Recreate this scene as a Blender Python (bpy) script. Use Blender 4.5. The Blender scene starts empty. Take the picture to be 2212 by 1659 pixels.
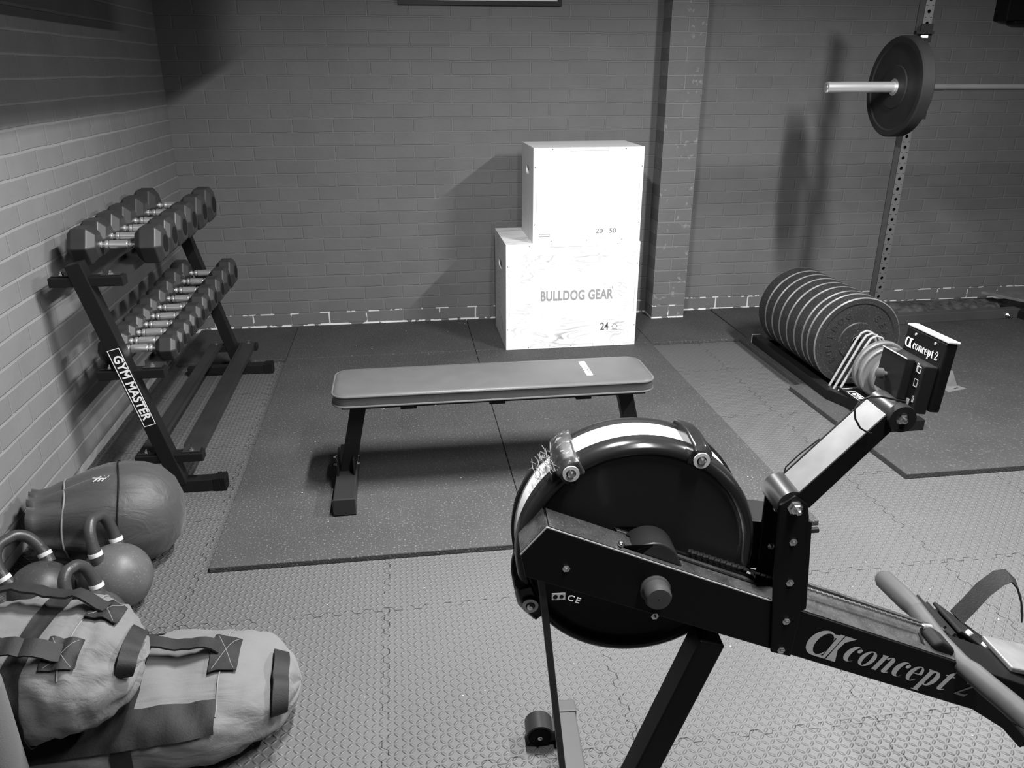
import bpy, bmesh, math, random
from mathutils import Vector, Matrix, noise
random.seed(7)
SC = bpy.context.scene
COL = SC.collection
PI = math.pi

# ------------------------------------------------------------------ camera
CAM = Vector((1.2687, -4.9002, 1.4995)); YAW = .1389; PITCH = .3789; FPX = 1699.8
cd = bpy.data.cameras.new('camera'); cam = bpy.data.objects.new('camera', cd); COL.objects.link(cam)
cd.sensor_fit = 'HORIZONTAL'; cd.sensor_width = 36; cd.lens = 36 * FPX / 2212
cam.location = CAM; cam.rotation_euler = (PI / 2 - PITCH, 0, -YAW)
cd.clip_start = .02; cd.clip_end = 60
SC.camera = cam
# ------------------------------------------------------------------ world, lamps, exposure
wd = bpy.data.worlds.new('world'); SC.world = wd; wd.use_nodes = True
wd.node_tree.nodes['Background'].inputs[0].default_value = (1, 1, 1, 1)
wd.node_tree.nodes['Background'].inputs[1].default_value = .0
SC.view_settings.view_transform = 'Standard'; SC.view_settings.look = 'None'
SC.view_settings.gamma = 1; SC.view_settings.exposure = 0.1; SC.view_settings.use_curve_mapping = False
def lamp(name, loc, power, size, size_y, rot=(0, 0, 0), spread=PI):
    l = bpy.data.lights.new(name, 'AREA'); l.shape = 'RECTANGLE'; l.size = size; l.size_y = size_y
    l.energy = power; l.color = (1, 1, 1); l.spread = spread
    o = bpy.data.objects.new(name, l); COL.objects.link(o); o.location = loc; o.rotation_euler = rot
    return o
# fluorescent tubes hung under the ceiling, running front to back
lamp('ceiling_tube_right', (3.48, -2.72, 2.2), 135, .07, .75)
lamp('ceiling_tube_left', (1.59, -2.7, 2.2), 100, .07, .6)
lamp('ceiling_tube_rear', (1.95, -4.15, 2.35), 76, .07, 1.2)

# ------------------------------------------------------------------ materials
def nodes(m):
    m.use_nodes = True; nt = m.node_tree
    return nt, nt.nodes, nt.links, nt.nodes['Principled BSDF']
def g(v): return (v, v, v, 1)
def M_(name, v, rough=.5, metal=0., var=0., vscale=8., bump=0., bscale=60., coat=0., spec=.35, speck=0., speckscale=180., speckv=.5):
    """grey material: value v with soft noise variation, optional bump and pale specks"""
    m = bpy.data.materials.new(name); nt, N, L, B = nodes(m)
    B.inputs['Base Color'].default_value = g(v); B.inputs['Roughness'].default_value = rough
    B.inputs['Metallic'].default_value = metal; B.inputs['Coat Weight'].default_value = coat
    B.inputs['Specular IOR Level'].default_value = spec
    tc = N.new('ShaderNodeTexCoord'); src = None
    if var or speck:
        n = N.new('ShaderNodeTexNoise'); n.inputs['Scale'].default_value = vscale; n.inputs['Detail'].default_value = 5
        L.new(tc.outputs['Object'], n.inputs['Vector'])
        r = N.new('ShaderNodeMapRange'); r.inputs['From Min'].default_value = .3; r.inputs['From Max'].default_value = .7
        r.inputs['To Min'].default_value = v * (1 - var); r.inputs['To Max'].default_value = v * (1 + var)
        L.new(n.outputs['Fac'], r.inputs['Value']); src = r.outputs[0]
        if speck:
            n2 = N.new('ShaderNodeTexNoise'); n2.inputs['Scale'].default_value = speckscale; n2.inputs['Detail'].default_value = 2
            L.new(tc.outputs['Object'], n2.inputs['Vector'])
            r2 = N.new('ShaderNodeMapRange'); r2.inputs['From Min'].default_value = .60; r2.inputs['From Max'].default_value = .70
            L.new(n2.outputs['Fac'], r2.inputs['Value'])
            mx = N.new('ShaderNodeMix'); mx.data_type = 'FLOAT'
            mu = N.new('ShaderNodeMath'); mu.operation = 'MULTIPLY'; mu.inputs[1].default_value = speck; L.new(r2.outputs[0], mu.inputs[0])
            L.new(mu.outputs[0], mx.inputs[0]); L.new(src, mx.inputs[2]); mx.inputs[3].default_value = speckv
            src = mx.outputs[0]
        L.new(src, B.inputs['Base Color'])
    if bump:
        n = N.new('ShaderNodeTexNoise'); n.inputs['Scale'].default_value = bscale; n.inputs['Detail'].default_value = 4
        L.new(tc.outputs['Object'], n.inputs['Vector'])
        b = N.new('ShaderNodeBump'); b.inputs['Strength'].default_value = bump; b.inputs['Distance'].default_value = .004
        L.new(n.outputs['Fac'], b.inputs['Height']); L.new(b.outputs[0], B.inputs['Normal'])
    return m
def math_(N, L, op, a, b=None, c=None):
    n = N.new('ShaderNodeMath'); n.operation = op
    for i, x in enumerate((a, b, c)):
        if x is None: continue
        if isinstance(x, (int, float)): n.inputs[i].default_value = x
        else: L.new(x, n.inputs[i])
    return n.outputs[0]

BW, BH = .2319, .0773
def brick_mat(name, v, axis, ph, mort, off=0., scuff=0., w=BW, chip=True, hm=0.):
    """painted brickwork; axis = world axis that runs along the wall"""
    m = bpy.data.materials.new(name); nt, N, L, B = nodes(m)
    tc = N.new('ShaderNodeTexCoord'); sp = N.new('ShaderNodeSeparateXYZ'); L.new(tc.outputs['Object'], sp.inputs[0])
    cb = N.new('ShaderNodeCombineXYZ')
    # slight waviness so that the courses are not ruler straight
    wn = N.new('ShaderNodeTexNoise'); wn.inputs['Scale'].default_value = 3.2; wn.inputs['Detail'].default_value = 3; L.new(tc.outputs['Object'], wn.inputs['Vector'])
    wob = math_(N, L, 'MULTIPLY_ADD', wn.outputs['Fac'], .014, -.007)
    L.new(math_(N, L, 'ADD', math_(N, L, 'ADD', sp.outputs[axis], -ph), wob), cb.inputs[0])
    L.new(math_(N, L, 'ADD', math_(N, L, 'ADD', sp.outputs[2], -.0056), wob), cb.inputs[1])
    bk = N.new('ShaderNodeTexBrick'); bk.offset = .5; bk.offset_frequency = 2; bk.squash = 1
    bk.inputs['Scale'].default_value = 1; bk.inputs['Brick Width'].default_value = w; bk.inputs['Row Height'].default_value = BH
    bk.inputs['Mortar Size'].default_value = .0055; bk.inputs['Mortar Smooth'].default_value = .35; bk.inputs['Bias'].default_value = 0
    bk.inputs['Color1'].default_value = g(.42); bk.inputs['Color2'].default_value = g(.58); bk.inputs['Mortar'].default_value = g(.5)
    L.new(cb.outputs[0], bk.inputs['Vector'])
    n = N.new('ShaderNodeTexNoise'); n.inputs['Scale'].default_value = 5; n.inputs['Detail'].default_value = 6; L.new(tc.outputs['Object'], n.inputs['Vector'])
    tone = math_(N, L, 'MULTIPLY_ADD', n.outputs['Fac'], .35, .82)
    bt = math_(N, L, 'MULTIPLY_ADD', bk.outputs['Color'], .5, .75)
    base = math_(N, L, 'MULTIPLY', math_(N, L, 'MULTIPLY', tone, bt), v)
    # mortar tone varies along the wall between a little lighter and a lot lighter
    n3 = N.new('ShaderNodeTexNoise'); n3.inputs['Scale'].default_value = 2.3; n3.inputs['Detail'].default_value = 4; L.new(tc.outputs['Object'], n3.inputs['Vector'])
    mv = math_(N, L, 'MULTIPLY', math_(N, L, 'MULTIPLY_ADD', n3.outputs['Fac'], mort * 1.6, 1 - .1 * mort), v)
    mx = N.new('ShaderNodeMix'); mx.data_type = 'FLOAT'; L.new(bk.outputs['Fac'], mx.inputs[0]); L.new(base, mx.inputs[2]); L.new(mv, mx.inputs[3])
    out = mx.outputs[0]
    if hm:    # thick pale bed joints
        zz = math_(N, L, 'DIVIDE', math_(N, L, 'ADD', math_(N, L, 'ADD', sp.outputs[2], -.0056), wob), BH)
        dz = math_(N, L, 'ABSOLUTE', math_(N, L, 'SUBTRACT', zz, math_(N, L, 'ROUND', zz)))
        wz = math_(N, L, 'MULTIPLY_ADD', n3.outputs['Fac'], .05, .055)
        kz = math_(N, L, 'LESS_THAN', dz, wz)
        out = math_(N, L, 'MULTIPLY', out, math_(N, L, 'MULTIPLY_ADD', math_(N, L, 'MULTIPLY', kz, n3.outputs['Fac']), hm * 1.2, 1))
    if chip:  # paint missing from the joints of the lowest course
        low = math_(N, L, 'LESS_THAN', sp.outputs[2], .088)
        n4 = N.new('ShaderNodeTexNoise'); n4.inputs['Scale'].default_value = 11; n4.inputs['Detail'].default_value = 5; L.new(tc.outputs['Object'], n4.inputs['Vector'])
        r = math_(N, L, 'GREATER_THAN', n4.outputs['Fac'], .53)
        k = math_(N, L, 'MULTIPLY', math_(N, L, 'MULTIPLY', low, r), math_(N, L, 'GREATER_THAN', bk.outputs['Fac'], .3))
        mx2 = N.new('ShaderNodeMix'); mx2.data_type = 'FLOAT'; L.new(k, mx2.inputs[0]); L.new(out, mx2.inputs[2]); mx2.inputs[3].default_value = .6; out = mx2.outputs[0]
        low2 = math_(N, L, 'LESS_THAN', sp.outputs[2], .011)
        k2 = math_(N, L, 'MULTIPLY', low2, math_(N, L, 'GREATER_THAN', n4.outputs['Fac'], .47))
        mx3 = N.new('ShaderNodeMix'); mx3.data_type = 'FLOAT'; L.new(k2, mx3.inputs[0]); L.new(out, mx3.inputs[2]); mx3.inputs[3].default_value = .75; out = mx3.outputs[0]
    if scuff:
        n5 = N.new('ShaderNodeTexNoise'); n5.inputs['Scale'].default_value = 26; n5.inputs['Detail'].default_value = 8; n5.inputs['Roughness'].default_value = .7
        L.new(tc.outputs['Object'], n5.inputs['Vector'])
        n6 = N.new('ShaderNodeTexNoise'); n6.inputs['Scale'].default_value = 6; L.new(tc.outputs['Object'], n6.inputs['Vector'])
        k = math_(N, L, 'MULTIPLY', math_(N, L, 'GREATER_THAN', n5.outputs['Fac'], .58), math_(N, L, 'GREATER_THAN', n6.outputs['Fac'], .53))
        mx4 = N.new('ShaderNodeMix'); mx4.data_type = 'FLOAT'; L.new(math_(N, L, 'MULTIPLY', k, scuff), mx4.inputs[0]); L.new(out, mx4.inputs[2]); mx4.inputs[3].default_value = .3; out = mx4.outputs[0]
    L.new(out, B.inputs['Base Color']); B.inputs['Roughness'].default_value = .55; B.inputs['Specular IOR Level'].default_value = .35
    inv = math_(N, L, 'SUBTRACT', 1, bk.outputs['Fac'])
    n7 = N.new('ShaderNodeTexNoise'); n7.inputs['Scale'].default_value = 45; n7.inputs['Detail'].default_value = 4; L.new(tc.outputs['Object'], n7.inputs['Vector'])
    h = math_(N, L, 'ADD', math_(N, L, 'MULTIPLY', inv, math_(N, L, 'MULTIPLY_ADD', n3.outputs['Fac'], .9, .25)), math_(N, L, 'MULTIPLY', n7.outputs['Fac'], .22))
    bp = N.new('ShaderNodeBump'); bp.inputs['Strength'].default_value = .8; bp.inputs['Distance'].default_value = .005
    L.new(h, bp.inputs['Height']); L.new(bp.outputs[0], B.inputs['Normal'])
    return m

def foam_mat():
    """grey foam tiles with raised chequer-plate lugs and jigsaw joints"""
    m = bpy.data.materials.new('foam_tile'); nt, N, L, B = nodes(m)
    tc = N.new('ShaderNodeTexCoord'); sp = N.new('ShaderNodeSeparateXYZ'); L.new(tc.outputs['Object'], sp.inputs[0])
    X, Y = sp.outputs[0], sp.outputs[1]
    p = .0185
    u = math_(N, L, 'DIVIDE', X, p); v = math_(N, L, 'DIVIDE', Y, p)
    cu = math_(N, L, 'FLOOR', u); cv = math_(N, L, 'FLOOR', v)
    par = math_(N, L, 'ABSOLUTE', math_(N, L, 'MODULO', math_(N, L, 'ADD', cu, cv), 2))
    fu = math_(N, L, 'SUBTRACT', math_(N, L, 'SUBTRACT', u, cu), .5); fv = math_(N, L, 'SUBTRACT', math_(N, L, 'SUBTRACT', v, cv), .5)
    s = math_(N, L, 'MULTIPLY_ADD', par, 2, -1)
    sfv = math_(N, L, 'MULTIPLY', fv, s)
    a = math_(N, L, 'MULTIPLY', math_(N, L, 'ADD', fu, sfv), .7071); b = math_(N, L, 'MULTIPLY', math_(N, L, 'SUBTRACT', fu, sfv), .7071)
    d = math_(N, L, 'ADD', math_(N, L, 'POWER', math_(N, L, 'DIVIDE', a, .54), 2), math_(N, L, 'POWER', math_(N, L, 'DIVIDE', b, .21), 2))
    r = N.new('ShaderNodeMapRange'); r.inputs['From Min'].default_value = 0; r.inputs['From Max'].default_value = 1.0
    r.inputs['To Min'].default_value = 1; r.inputs['To Max'].default_value = 0; L.new(d, r.inputs['Value'])
    lug = r.outputs[0]
    # jigsaw joints every .61 m
    def joint(A, Bc, a0):
        q = math_(N, L, 'DIVIDE', math_(N, L, 'SUBTRACT', A, a0), .61)
        dist = math_(N, L, 'MULTIPLY', math_(N, L, 'SUBTRACT', q, math_(N, L, 'ROUND', q)), .61)
        t = math_(N, L, 'PINGPONG', Bc, .03)
        sq = N.new('ShaderNodeMapRange'); sq.inputs['From Min'].default_value = .010; sq.inputs['From Max'].default_value = .020
        sq.inputs['To Min'].default_value = -.008; sq.inputs['To Max'].default_value = .008; L.new(t, sq.inputs['Value'])
        e = math_(N, L, 'ABSOLUTE', math_(N, L, 'SUBTRACT', dist, sq.outputs[0]))
        return math_(N, L, 'LESS_THAN', e, .0013)
    j = math_(N, L, 'MAXIMUM', joint(X, Y, 1.165), joint(Y, X, -2.90))
    jn = N.new('ShaderNodeTexNoise'); jn.inputs['Scale'].default_value = 22; L.new(tc.outputs['Object'], jn.inputs['Vector'])
    j = math_(N, L, 'MULTIPLY', j, math_(N, L, 'GREATER_THAN', jn.outputs['Fac'], .44))
    n = N.new('ShaderNodeTexNoise'); n.inputs['Scale'].default_value = 2.2; n.inputs['Detail'].default_value = 6; L.new(tc.outputs['Object'], n.inputs['Vector'])
    base = math_(N, L, 'MULTIPLY', math_(N, L, 'MULTIPLY_ADD', n.outputs['Fac'], .3, .85), .092)
    base = math_(N, L, 'MULTIPLY', base, math_(N, L, 'MULTIPLY_ADD', lug, .22, .95))   # lug tops paler: the light they catch, put into the colour
    col = math_(N, L, 'MULTIPLY', base, math_(N, L, 'MULTIPLY_ADD', j, -.85, 1))
    L.new(col, B.inputs['Base Color']); B.inputs['Roughness'].default_value = .5; B.inputs['Specular IOR Level'].default_value = .4
    n2 = N.new('ShaderNodeTexNoise'); n2.inputs['Scale'].default_value = 160; L.new(tc.outputs['Object'], n2.inputs['Vector'])
    h = math_(N, L, 'ADD', math_(N, L, 'ADD', lug, math_(N, L, 'MULTIPLY', j, -1.0)), math_(N, L, 'MULTIPLY', n2.outputs['Fac'], .12))
    bp = N.new('ShaderNodeBump'); bp.inputs['Strength'].default_value = 1.0; bp.inputs['Distance'].default_value = .0032
    L.new(h, bp.inputs['Height']); L.new(bp.outputs[0], B.inputs['Normal'])
    return m

def ply_mat(k_=1.25):
    m = bpy.data.materials.new('plywood'); nt, N, L, B = nodes(m)
    tc = N.new('ShaderNodeTexCoord'); mp = N.new('ShaderNodeMapping'); mp.inputs['Scale'].default_value = (1.6, 1.6, 7); L.new(tc.outputs['Object'], mp.inputs[0])
    n = N.new('ShaderNodeTexNoise'); n.inputs['Scale'].default_value = 1.3; n.inputs['Detail'].default_value = 3; n.inputs['Distortion'].default_value = 1.2; L.new(mp.outputs[0], n.inputs['Vector'])
    w = math_(N, L, 'SINE', math_(N, L, 'MULTIPLY', n.outputs['Fac'], 75))
    w2 = math_(N, L, 'POWER', math_(N, L, 'MULTIPLY_ADD', w, .5, .5), 5)
    n2 = N.new('ShaderNodeTexNoise'); n2.inputs['Scale'].default_value = 5; n2.inputs['Detail'].default_value = 4; L.new(tc.outputs['Object'], n2.inputs['Vector'])
    k = math_(N, L, 'MULTIPLY', w2, math_(N, L, 'MULTIPLY', math_(N, L, 'SUBTRACT', n2.outputs['Fac'], .38), k_))
    L.new(math_(N, L, 'SUBTRACT', .80, k), B.inputs['Base Color']); B.inputs['Roughness'].default_value = .5
    return m

def cloth_mat(name, v, rough=.85, var=.15, wr=.6):
    m = bpy.data.materials.new(name); nt, N, L, B = nodes(m)
    tc = N.new('ShaderNodeTexCoord')
    n = N.new('ShaderNodeTexNoise'); n.inputs['Scale'].default_value = 5; n.inputs['Detail'].default_value = 6; L.new(tc.outputs['Object'], n.inputs['Vector'])
    L.new(math_(N, L, 'MULTIPLY', math_(N, L, 'MULTIPLY_ADD', n.outputs['Fac'], 2 * var, 1 - var), v), B.inputs['Base Color'])
    B.inputs['Roughness'].default_value = rough; B.inputs['Sheen Weight'].default_value = .1
    w = N.new('ShaderNodeTexNoise'); w.inputs['Scale'].default_value = 420; L.new(tc.outputs['Object'], w.inputs['Vector'])
    mp = N.new('ShaderNodeMapping'); mp.inputs['Scale'].default_value = (3, 14, 9); L.new(tc.outputs['Object'], mp.inputs[0])
    w2 = N.new('ShaderNodeTexNoise'); w2.inputs['Scale'].default_value = 1.6; w2.inputs['Detail'].default_value = 3; w2.inputs['Distortion'].default_value = .8; L.new(mp.outputs[0], w2.inputs['Vector'])
    h = math_(N, L, 'ADD', math_(N, L, 'MULTIPLY', w.outputs['Fac'], .08), math_(N, L, 'MULTIPLY', w2.outputs['Fac'], 2.2 * wr))
    bp = N.new('ShaderNodeBump'); bp.inputs['Strength'].default_value = .6; bp.inputs['Distance'].default_value = .012
    L.new(h, bp.inputs['Height']); L.new(bp.outputs[0], B.inputs['Normal'])
    return m

MT = dict(
    wall_b=brick_mat('painted_brick_back', .135, 0, .2067, .19),
    wall_l=brick_mat('painted_brick_left', .165, 1, .05, .12, w=.2319, chip=False, hm=.5),
    pil=brick_mat('painted_brick_pilaster', .13, 0, 2.8483, .45, scuff=.5, w=.2150),
    ceil=M_('ceiling_paint', .04, .9), dark=M_('dark_paint', .02, .8),
    foam=foam_mat(),
    rub=M_('rubber_crumb', .048, .8, var=.14, vscale=3, bump=1., bscale=150, speck=.6, speckscale=140, speckv=.22, spec=.3),
    rub2=M_('rubber_crumb_dark', .042, .8, var=.15, vscale=3, bump=.9, bscale=150, speck=.4, speckscale=125, speckv=.16, spec=.3),
    ply=ply_mat(), ply2=ply_mat(.3), ink=M_('printed_ink', .10, .7), ink2=M_('printed_ink_faint', .28, .7),
    ledge=M_('bare_plaster', .55, .9, var=.3, vscale=14, bump=.8, bscale=30),
    black=M_('black_powder_coat', .008, .45, bump=.05, bscale=400, spec=.22),
    blk2=M_('black_satin_steel', .02, .33), deep=M_('matt_black', .005, .7, spec=.2), shelfm=M_('rack_shelf_steel', .022, .4, var=.15, spec=.3),
    rubhead=M_('urethane_head', .026, .42, var=.1, vscale=20), chrome=M_('chrome', .9, .22, metal=.85),
    steel=M_('bolt_steel', .75, .25, metal=1), white=M_('white_print', .8, .5), grey=M_('grey_print', .45, .6),
    vinyl=M_('bench_vinyl', .075, .36, var=.06, vscale=12, bump=.12, bscale=350), pipe=M_('bench_piping', .09, .28),
    bumper=M_('bumper_rubber', .020, .5, var=.15, vscale=10, bump=.1, bscale=200, speck=.22, speckscale=170, speckv=.25),
    rim=M_('bumper_edge', .13, .4), bump2=M_('barbell_bumper', .012, .6, var=.2, spec=.2),
    iron=M_('grey_iron_plate', .13, .45, var=.15, vscale=20, bump=.15),
    kb=M_('kettlebell_coat', .075, .45, var=.25, vscale=9, bump=.1, bscale=60, speck=.2, speckscale=160, speckv=.25),
    kb2=M_('kettlebell_powder', .04, .45, var=.2, vscale=9, bump=.1, speck=.15, speckscale=160, speckv=.2),
    kbh=M_('kettlebell_handle', .035, .36, bump=.15, bscale=120), tape=M_('white_band', .5, .6),
    canvas=cloth_mat('pale_canvas', .115), webb=M_('black_webbing', .010, .7, var=.25, vscale=30, bump=.18, bscale=260),
    canvas2=cloth_mat('grey_canvas', .07, wr=.1), nylon=cloth_mat('dark_nylon', .040, rough=.55, wr=.4), seam=M_('pale_seam', .16, .8),
    cover=M_('flywheel_cover', .011, .5, spec=.3), rimb=M_('cage_moulding', .012, .22), mesh=M_('perforated_band', .8, .45),
    shroud=M_('worn_plastic', .03, .35, var=.5, vscale=60, speck=.6, speckscale=120, speckv=.4),
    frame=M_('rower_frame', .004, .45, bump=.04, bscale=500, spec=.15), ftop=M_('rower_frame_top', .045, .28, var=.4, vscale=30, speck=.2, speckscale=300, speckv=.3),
    armtop=M_('worn_aluminium', .17, .4, metal=.2, var=.22, vscale=14), alu=M_('bright_alloy', .6, .35, metal=.4),
    grip=M_('handle_rubber', .045, .62, var=.1, vscale=20, bump=.1), chainm=M_('chain_steel', .5, .3, metal=1),
    postf=M_('rack_post_paint', .06, .5, var=.1, vscale=5), rubble=M_('grimy_insulation', .07, .9, var=.6, vscale=20, bump=1, bscale=40),
    edge=M_('edge_highlight', .25, .3), hoop=M_('hoop_steel', .4, .3, metal=.3), glass=M_('whiteboard', .8, .3), legm=M_('rower_leg', .03, .4),
)

# ------------------------------------------------------------------ mesh builder
class MB:
    def __init__(s): s.bm = bmesh.new()
    def face(s, pts):
        return s.bm.faces.new([s.bm.verts.new(p) for p in pts])
    def hexa(s, P):
        """P: 8 points, bottom ring 0-3, top ring 4-7"""
        v = [s.bm.verts.new(p) for p in P]
        for f in ((3, 2, 1, 0), (4, 5, 6, 7), (0, 1, 5, 4), (1, 2, 6, 5), (2, 3, 7, 6), (3, 0, 4, 7)): s.bm.faces.new([v[i] for i in f])
        return s
    def box(s, x0, x1, y0, y1, z0, z1, R=None, o=(0, 0, 0)):
        P = [(x0, y0, z0), (x1, y0, z0), (x1, y1, z0), (x0, y1, z0), (x0, y0, z1), (x1, y0, z1), (x1, y1, z1), (x0, y1, z1)]
        if R is not None: P = [R @ Vector(p) + Vector(o) for p in P]
        return s.hexa(P)
    def beam(s, a, b, w, h, up=(0, 0, 1)):
        """rectangular bar from a to b; w across, h along up"""
        a = Vector(a); b = Vector(b); d = (b - a).normalized(); u = Vector(up); u = (u - d * u.dot(d)).normalized(); r = d.cross(u)
        P = []
        for q in (a, b):
            for i, j in ((-1, -1), (1, -1), (1, 1), (-1, 1)): P.append(q + r * (w / 2 * i) + u * (h / 2 * j))
        return s.hexa(P)
    def rings(s, R, closed=False, cap=True):
        V = [[s.bm.verts.new(p) for p in r] for r in R]; n = len(V[0])
        idx = range(len(V)) if closed else range(len(V) - 1)
        for i in idx:
            A, B = V[i], V[(i + 1) % len(V)]
            for j in range(n):
                k = (j + 1) % n
                s.bm.faces.new((A[j], A[k], B[k], B[j]))
        if cap and not closed:
            s.bm.faces.new(list(reversed(V[0]))); s.bm.faces.new(V[-1])
        return s
    def lathe(s, prof, o=(0, 0, 0), axis=(0, 0, 1), n=48, cap=True, ref=None):
        """prof: list of (radius, height along axis)"""
        ax = Vector(axis).normalized(); rf = Vector(ref) if ref else (Vector((1, 0, 0)) if abs(ax.x) < .9 else Vector((0, 1, 0)))
        e1 = (rf - ax * rf.dot(ax)).normalized(); e2 = ax.cross(e1); o = Vector(o)
        R = [[o + ax * h + (e1 * math.cos(2 * PI * i / n) + e2 * math.sin(2 * PI * i / n)) * max(r, 1e-5) for i in range(n)] for r, h in prof]
        return s.rings(R, cap=cap)
    def cyl(s, a, b, r, r2=None, n=20):
        a = Vector(a); b = Vector(b); return s.lathe([(r, 0), (r2 if r2 is not None else r, (b - a).length)], a, b - a, n)
    def ringtube(s, ro, ri, o, axis, h, n=64):
        return s.lathe_closed([(ro, 0), (ro, h), (ri, h), (ri, 0)], o, axis, n)
    def lathe_closed(s, prof, o, axis, n=48):
        ax = Vector(axis).normalized(); rf = Vector((1, 0, 0)) if abs(ax.x) < .9 else Vector((0, 1, 0))
        e1 = (rf - ax * rf.dot(ax)).normalized(); e2 = ax.cross(e1); o = Vector(o)
        R = [[o + ax * h + (e1 * math.cos(2 * PI * i / n) + e2 * math.sin(2 * PI * i / n)) * r for i in range(n)] for r, h in prof]
        return s.rings(R, closed=True)
    def tube(s, pts, r, n=10, cap=True, flat=None, up=(0, 0, 1)):
        """tube along a polyline; r number or list; flat=(w,h) gives a rectangular band"""
        P = [Vector(p) for p in pts]; R = []; u = None
        for i, p in enumerate(P):
            d = (P[min(i + 1, len(P) - 1)] - P[max(i - 1, 0)]).normalized()
            if flat:
                uu = Vector(up[i]) if isinstance(up, list) else Vector(up)
                u = (uu - d * uu.dot(d)).normalized()
            elif u is None:
                u = Vector((0, 0, 1)) if abs(d.z) < .9 else Vector((1, 0, 0)); u = (u - d * u.dot(d)).normalized()
            else: u = (u - d * u.dot(d)).normalized()
            w = d.cross(u)
            if flat:
                R.append([p + w * (flat[0] / 2 * i_) + u * (flat[1] / 2 * j_) for i_, j_ in ((-1, -1), (1, -1), (1, 1), (-1, 1))])
            else:
                rr = r[i] if isinstance(r, (list, tuple)) else r
                R.append([p + (u * math.cos(2 * PI * k / n) + w * math.sin(2 * PI * k / n)) * rr for k in range(n)])
        return s.rings(R, cap=cap)
    def prism(s, poly, fn, a, b):
        """poly: 2D outline, fn(p, q, h)->3D; extruded between h=a and h=b"""
        A = [s.bm.verts.new(fn(p, q, a)) for p, q in poly]; B = [s.bm.verts.new(fn(p, q, b)) for p, q in poly]; n = len(poly)
        for i in range(n):
            j = (i + 1) % n; s.bm.faces.new((A[i], A[j], B[j], B[i]))
        s.bm.faces.new(list(reversed(A))); s.bm.faces.new(B)
        return s
    def hexbolt(s, p, axis, r=.008, h=.006):
        ax = Vector(axis).normalized()
        return s.lathe([(r * 1.25, 0), (r * 1.25, .0015), (r * .95, .0016), (r * .95, h * .8), (r * .75, h), (r * .5, h * 1.02), (r * .5, h * 1.8), (r * .3, h * 2)], p, ax, 6)
    def build(s, name, mat, parent=None, bevel=0, smooth=False, seg=2, sub=0, loc=None, angle=35):
        bmesh.ops.recalc_face_normals(s.bm, faces=s.bm.faces[:])
        me = bpy.data.meshes.new(name); s.bm.to_mesh(me); s.bm.free()
        o = bpy.data.objects.new(name, me); COL.objects.link(o)
        me.materials.append(MT[mat] if isinstance(mat, str) else mat)
        if smooth:
            me.polygons.foreach_set('use_smooth', [True] * len(me.polygons))
            if not sub: me.set_sharp_from_angle(angle=math.radians(angle))
        if bevel:
            b = o.modifiers.new('bevel', 'BEVEL'); b.width = bevel; b.segments = seg; b.limit_method = 'ANGLE'; b.angle_limit = math.radians(30)
        if sub:
            m = o.modifiers.new('sub', 'SUBSURF'); m.levels = sub; m.render_levels = sub
        if parent: o.parent = parent
        if loc: o.location = loc
        return o
def loose(o):
    """give every connected piece of a mesh an object of its own, with the same name and parent"""
    bm = bmesh.new(); bm.from_mesh(o.data); bm.verts.ensure_lookup_table(); seen = set(); comps = []
    for v in bm.verts:
        if v.index in seen: continue
        st = [v]; seen.add(v.index); c = []
        while st:
            x = st.pop(); c.append(x.index)
            for e in x.link_edges:
                y = e.other_vert(x)
                if y.index not in seen: seen.add(y.index); st.append(y)
        comps.append(set(c))
    bm.free()
    for c in comps:
        b2 = bmesh.new(); b2.from_mesh(o.data); bmesh.ops.delete(b2, geom=[v for v in b2.verts if v.index not in c], context='VERTS')
        me = bpy.data.meshes.new(o.name); b2.to_mesh(me); b2.free(); me.materials.append(o.data.materials[0])
        n = o.copy(); n.data = me; COL.objects.link(n)
    nm = o.name; bpy.data.objects.remove(o); return nm
def tag(o, label=None, cat=None, group=None, kind=None):
    if label: o['label'] = label
    if cat: o['category'] = cat
    if group: o['group'] = group
    if kind: o['kind'] = kind
    return o
def thing(name, label, cat, loc=(0, 0, 0), rz=0, group=None):
    o = bpy.data.objects.new(name, None); COL.objects.link(o); o.location = loc; o.rotation_euler = (0, 0, rz); o.empty_display_size = .05
    return tag(o, label, cat, group)
def struct(o): o['kind'] = 'structure'; return o
def text(name, s, mat, parent, mtx, size=.1, bold=0., sx=1., ext=.0004, shear=0., spacing=1.):
    """lettering as a thin mesh; mtx maps the text plane (x right, y up, z out)"""
    c = bpy.data.curves.new(name, 'FONT'); c.body = s; c.size = size; c.offset = bold; c.extrude = ext; c.align_x = 'CENTER'; c.align_y = 'CENTER'; c.shear = shear; c.space_character = spacing
    t = bpy.data.objects.new('t', c); COL.objects.link(t); bpy.context.view_layer.update()
    me = bpy.data.meshes.new_from_object(t.evaluated_get(bpy.context.evaluated_depsgraph_get())); bpy.data.objects.remove(t)
    me.transform(Matrix.Diagonal((sx, 1, 1, 1))); me.transform(mtx); me.materials.clear(); me.materials.append(MT[mat]); me.name = name
    o = bpy.data.objects.new(name, me); COL.objects.link(o)
    if parent: o.parent = parent
    return o
def frame_m(o, x, y):
    """matrix with origin o, text right = x, text up = y"""
    x = Vector(x).normalized(); y = Vector(y); y = (y - x * y.dot(x)).normalized(); z = x.cross(y); o = Vector(o)
    return Matrix(((x.x, y.x, z.x, o.x), (x.y, y.y, z.y, o.y), (x.z, y.z, z.z, o.z), (0, 0, 0, 1)))

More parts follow.
